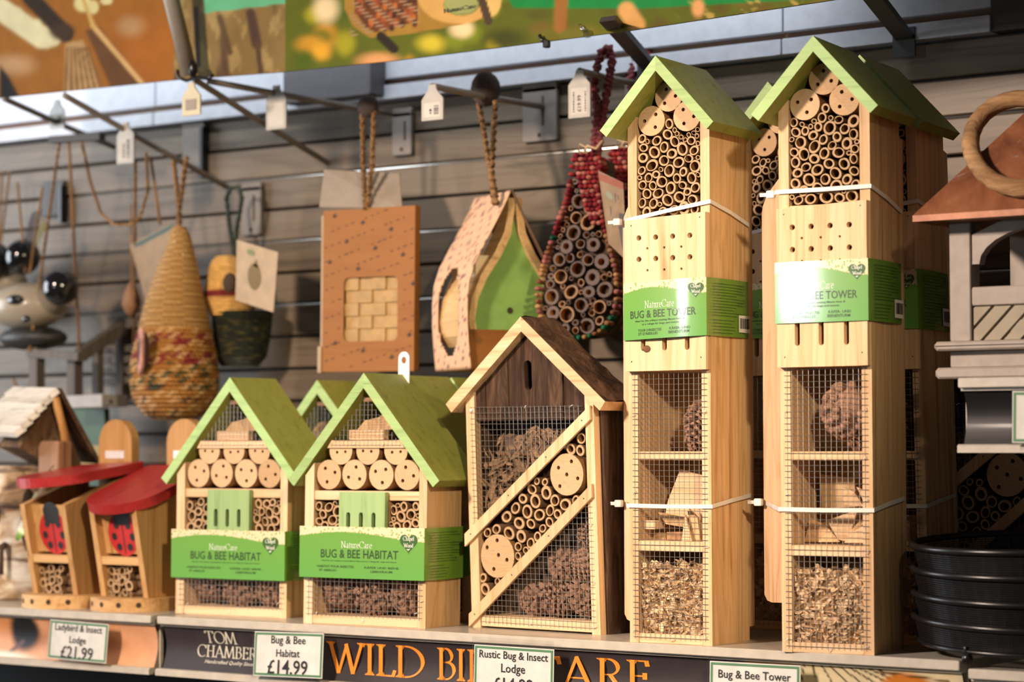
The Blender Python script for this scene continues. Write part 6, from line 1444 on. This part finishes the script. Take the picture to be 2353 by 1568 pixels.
# ------------------------------------------------------------------ red woven pouches filled with bamboo
YQ = .275; PB = plain('woven_dark_body', (.07, .04, .022), .9, var=.3)
GREY_T = plain('grey_bamboo_ring', (.125, .09, .075), .7, var=.3); OR_IN = plain('orange_bamboo_hollow', (.42, .19, .035), .7, var=.3)
def tm2(seed, inner):
    me = tube_mesh(seed+40, 14, inner); me.materials[1] = GREY_T if seed % 3 else plain('tan_bamboo_ring', (.34, .20, .10), .7, var=.3); me.materials[2] = OR_IN; me.materials[0] = GREY_T; return me
T2 = [tm2(i, q) for i, q in enumerate((.74, .72, .66, .76, .5, .7, .74))]
def pouch(ox, oy, oz, yaw, label, seed, tag=True):
    t = thing('bamboo_pouch', label, 'insect house', (ox, oy, oz), yaw, 'red woven bamboo pouches')
    kz = .000578; kx = .000595      # teardrop outline in the pouch's own front plane; px of the photograph turned into metres
    OL = [(-2, 392), (-12, 430), (-22, 480), (-44, 540), (-66, 600), (-80, 650), (-84, 690), (-76, 722), (-54, 748), (-20, 764), (14, 766), (46, 754), (68, 728), (80, 690), (80, 640), (66, 580), (52, 520), (44, 460), (46, 400)]
    O = [((x)*kx, (690-y)*kz) for x, y in OL]
    # smooth the outline
    S = []
    n = len(O)
    for i in range(n):
        for u in (0, .33, .66): 
            p0, p1, p2, p3 = O[i-1], O[i], O[(i+1) % n], O[(i+2) % n]
            S.append(tuple(.5*((2*p1[d]) + (-p0[d]+p2[d])*u + (2*p0[d]-5*p1[d]+4*p2[d]-p3[d])*u*u + (-p0[d]+3*p1[d]-3*p2[d]+p3[d])*u**3) for d in (0, 1)))
    m_ = MB(); m_.prism([(x*.97, z*.985) for x, z in S], .012, .06); m_.prism([(x*1.04+.001, z*1.01) for x, z in S], .03, .055); obj('pouch_body', m_, PB, t)
    # braided rim: beads of yarn, red at the top, straw and green lower down
    m_ = MB(); R = random.Random(seed); acc = 0.; prev = S[-1]; m = len(S)
    dens = []
    for i in range(m):
        a, b = S[i], S[(i+1) % m]; l = sqrt((a[0]-b[0])**2 + (a[1]-b[1])**2); k_ = max(1, int(l/.0048))
        for j in range(k_): dens.append((a[0]+(b[0]-a[0])*j/k_, a[1]+(b[1]-a[1])*j/k_))
    for x, z in dens:
        zt = z/kz
        if zt > 130: c = lin([(128, 34, 42), (150, 48, 50), (110, 26, 36), (170, 100, 90)][R.randrange(4)])
        elif R.random() < .14: c = lin((30, 96, 68))
        else: c = lin([(160, 118, 78), (178, 136, 92), (130, 84, 58), (150, 90, 84)][R.randrange(4)])
        for yy in (0., .009, .018): m_.ball((x*1.02, yy + R.uniform(-.001, .001), z*1.01), (R.uniform(.003, .0044), .0046, R.uniform(.0026, .0036)), 8, 6, col=tuple(np.array(c)*R.uniform(.7, 1.15)))
    obj('woven_rim', m_, vcol('yarn', .8, .2, 0, .4, 400.), t, 'braided rim of red, straw and green yarn')
    # red woven top closing the pouch at the right shoulder
    m_ = MB()
    for i in range(15):
        z = (690 - (398 + i*9.5))*kz; xl = float(np.interp(398+i*9.5, [398, 440, 500, 540], [0, 6, 22, 40]))*kx; xr = float(np.interp(398+i*9.5, [398, 460, 540], [46, 46, 54]))*kx; x = xl
        while x < xr:
            c = lin([(128, 34, 42), (150, 48, 50), (112, 28, 38), (176, 110, 96)][R.randrange(4)]); m_.ball((x, -.001 + .002*sin(i*2+x*900), z), (.0040, .0042, .0030), 8, 6, col=tuple(np.array(c)*R.uniform(.75, 1.1))); x += .0062
    obj('red_woven_top', m_, vcol('yarn', .8, .2, 0, .4, 400.), t, 'red woven yarn shoulder')
    # bamboo canes packed in the opening
    from_poly = [(x*.90, z*.955) for x, z in S]
    def inside(x, z, r):
        ok = False; dmin = 9.
        for i in range(m):
            (x0, z0), (x1, z1) = from_poly[i], from_poly[(i+1) % m]
            if (z0 > z) != (z1 > z) and x < (x1-x0)*(z-z0)/(z1-z0+1e-12) + x0: ok = not ok
            dx, dz = x1-x0, z1-z0; u = min(max(((x-x0)*dx+(z-z0)*dz)/(dx*dx+dz*dz+1e-12), 0), 1); dmin = min(dmin, sqrt((x-x0-u*dx)**2 + (z-z0-u*dz)**2))
        return ok and dmin > r
    put = []
    for r0, tries in ((.0096, 90), (.0086, 300), (.0074, 500), (.0060, 700), (.0042, 1200), (.0030, 1400)):
        for _ in range(tries):
            r = r0*R.uniform(.92, 1.06); x = R.uniform(-.06, .06); z = R.uniform(-.05, .15)
            if not inside(x, z, r*.8): continue
            if z > (690-520)*kz and x > .012: continue
            if all((x-a)**2 + (z-b)**2 > (r+c)**2*.90 for a, b, c in put): put.append((x, z, r))
    for x, z, r in put: tube(t, x, z, r, R.uniform(-.002, .003), .05, meshes=T2)
    RED_Y = plain('red_yarn_rope', (.17, .03, .035), .8, var=.4)
    rope(t, [(.018, .01, .176), (.022, .012, .23), (.016, .015, .262), (.024, .02, .300), (.034, .02, .306), (.038, .022, .29), (.030, .018, .24), (.024, .012, .19), (.022, .01, .174)], .0062, RED_Y, name='rope_loop', label='red yarn hanging loop')
    m_ = MB(); m_.tube([(.010, -.004, .176), (.016, -.008, .184), (.026, -.006, .180), (.034, -.004, .19)], .0018, 6); m_.tube([(.018, -.006, .18), (.006, -.006, .187), (.004, -.004, .178), (.016, -.006, .176)], .0014, 6); obj('straw_bow', m_, plain('raffia', (.50, .36, .20), .7), t)
    return t
po = at(1327, 690, Y=YQ); pt_ = pouch(po[0], po[1], po[2], 16, 'red woven bamboo pouch hanging left of the first tower, in front', 5)
c = at(1395, 490, Y=YQ-.03); tt = thing('swing_card', 'kraft swing card with a red stripe hanging on the red woven pouch', 'tag', tuple(c))
o_, B_, nrm = card(tt, c, [(1374, 392), (1432, 420), (1440, 600), (1398, 560)], (YQ-.02, YQ-.02, YQ-.015, YQ-.02), KRAFT, name='card_face', inks=[('red_stripe', [(0, .03), (1, .0), (1, .09), (0, .13)], plain('rust_red_ink', (.30, .075, .04), .6)), ('round_logo', ell(.38, .27, .16, .05), plain('sage_green_ink', (.24, .27, .17), .6)), ('grey_photo', [(.62, .45), (1, .40), (1, .95), (.8, .9)], plain('slate_ink', (.06, .055, .05), .6)), ('print_lines', [(.35, .42), (.40, .42), (.40, .56), (.35, .56)], plain('slate_ink', (.06, .055, .05), .6)), ('print_lines', [(.47, .42), (.51, .42), (.51, .58), (.47, .58)], plain('slate_ink', (.06, .055, .05), .6)), ('print_lines', [(.62, .20), (.66, .20), (.66, .32), (.62, .32)], plain('slate_ink', (.06, .055, .05), .6)), ('print_lines', [(.74, .20), (.78, .20), (.78, .32), (.74, .32)], plain('slate_ink', (.06, .055, .05), .6))])
po = at(1432, 668, Y=.365); pouch(po[0] - .012, po[1], po[2], 16, 'second red woven bamboo pouch mostly hidden behind the first tower', 6)
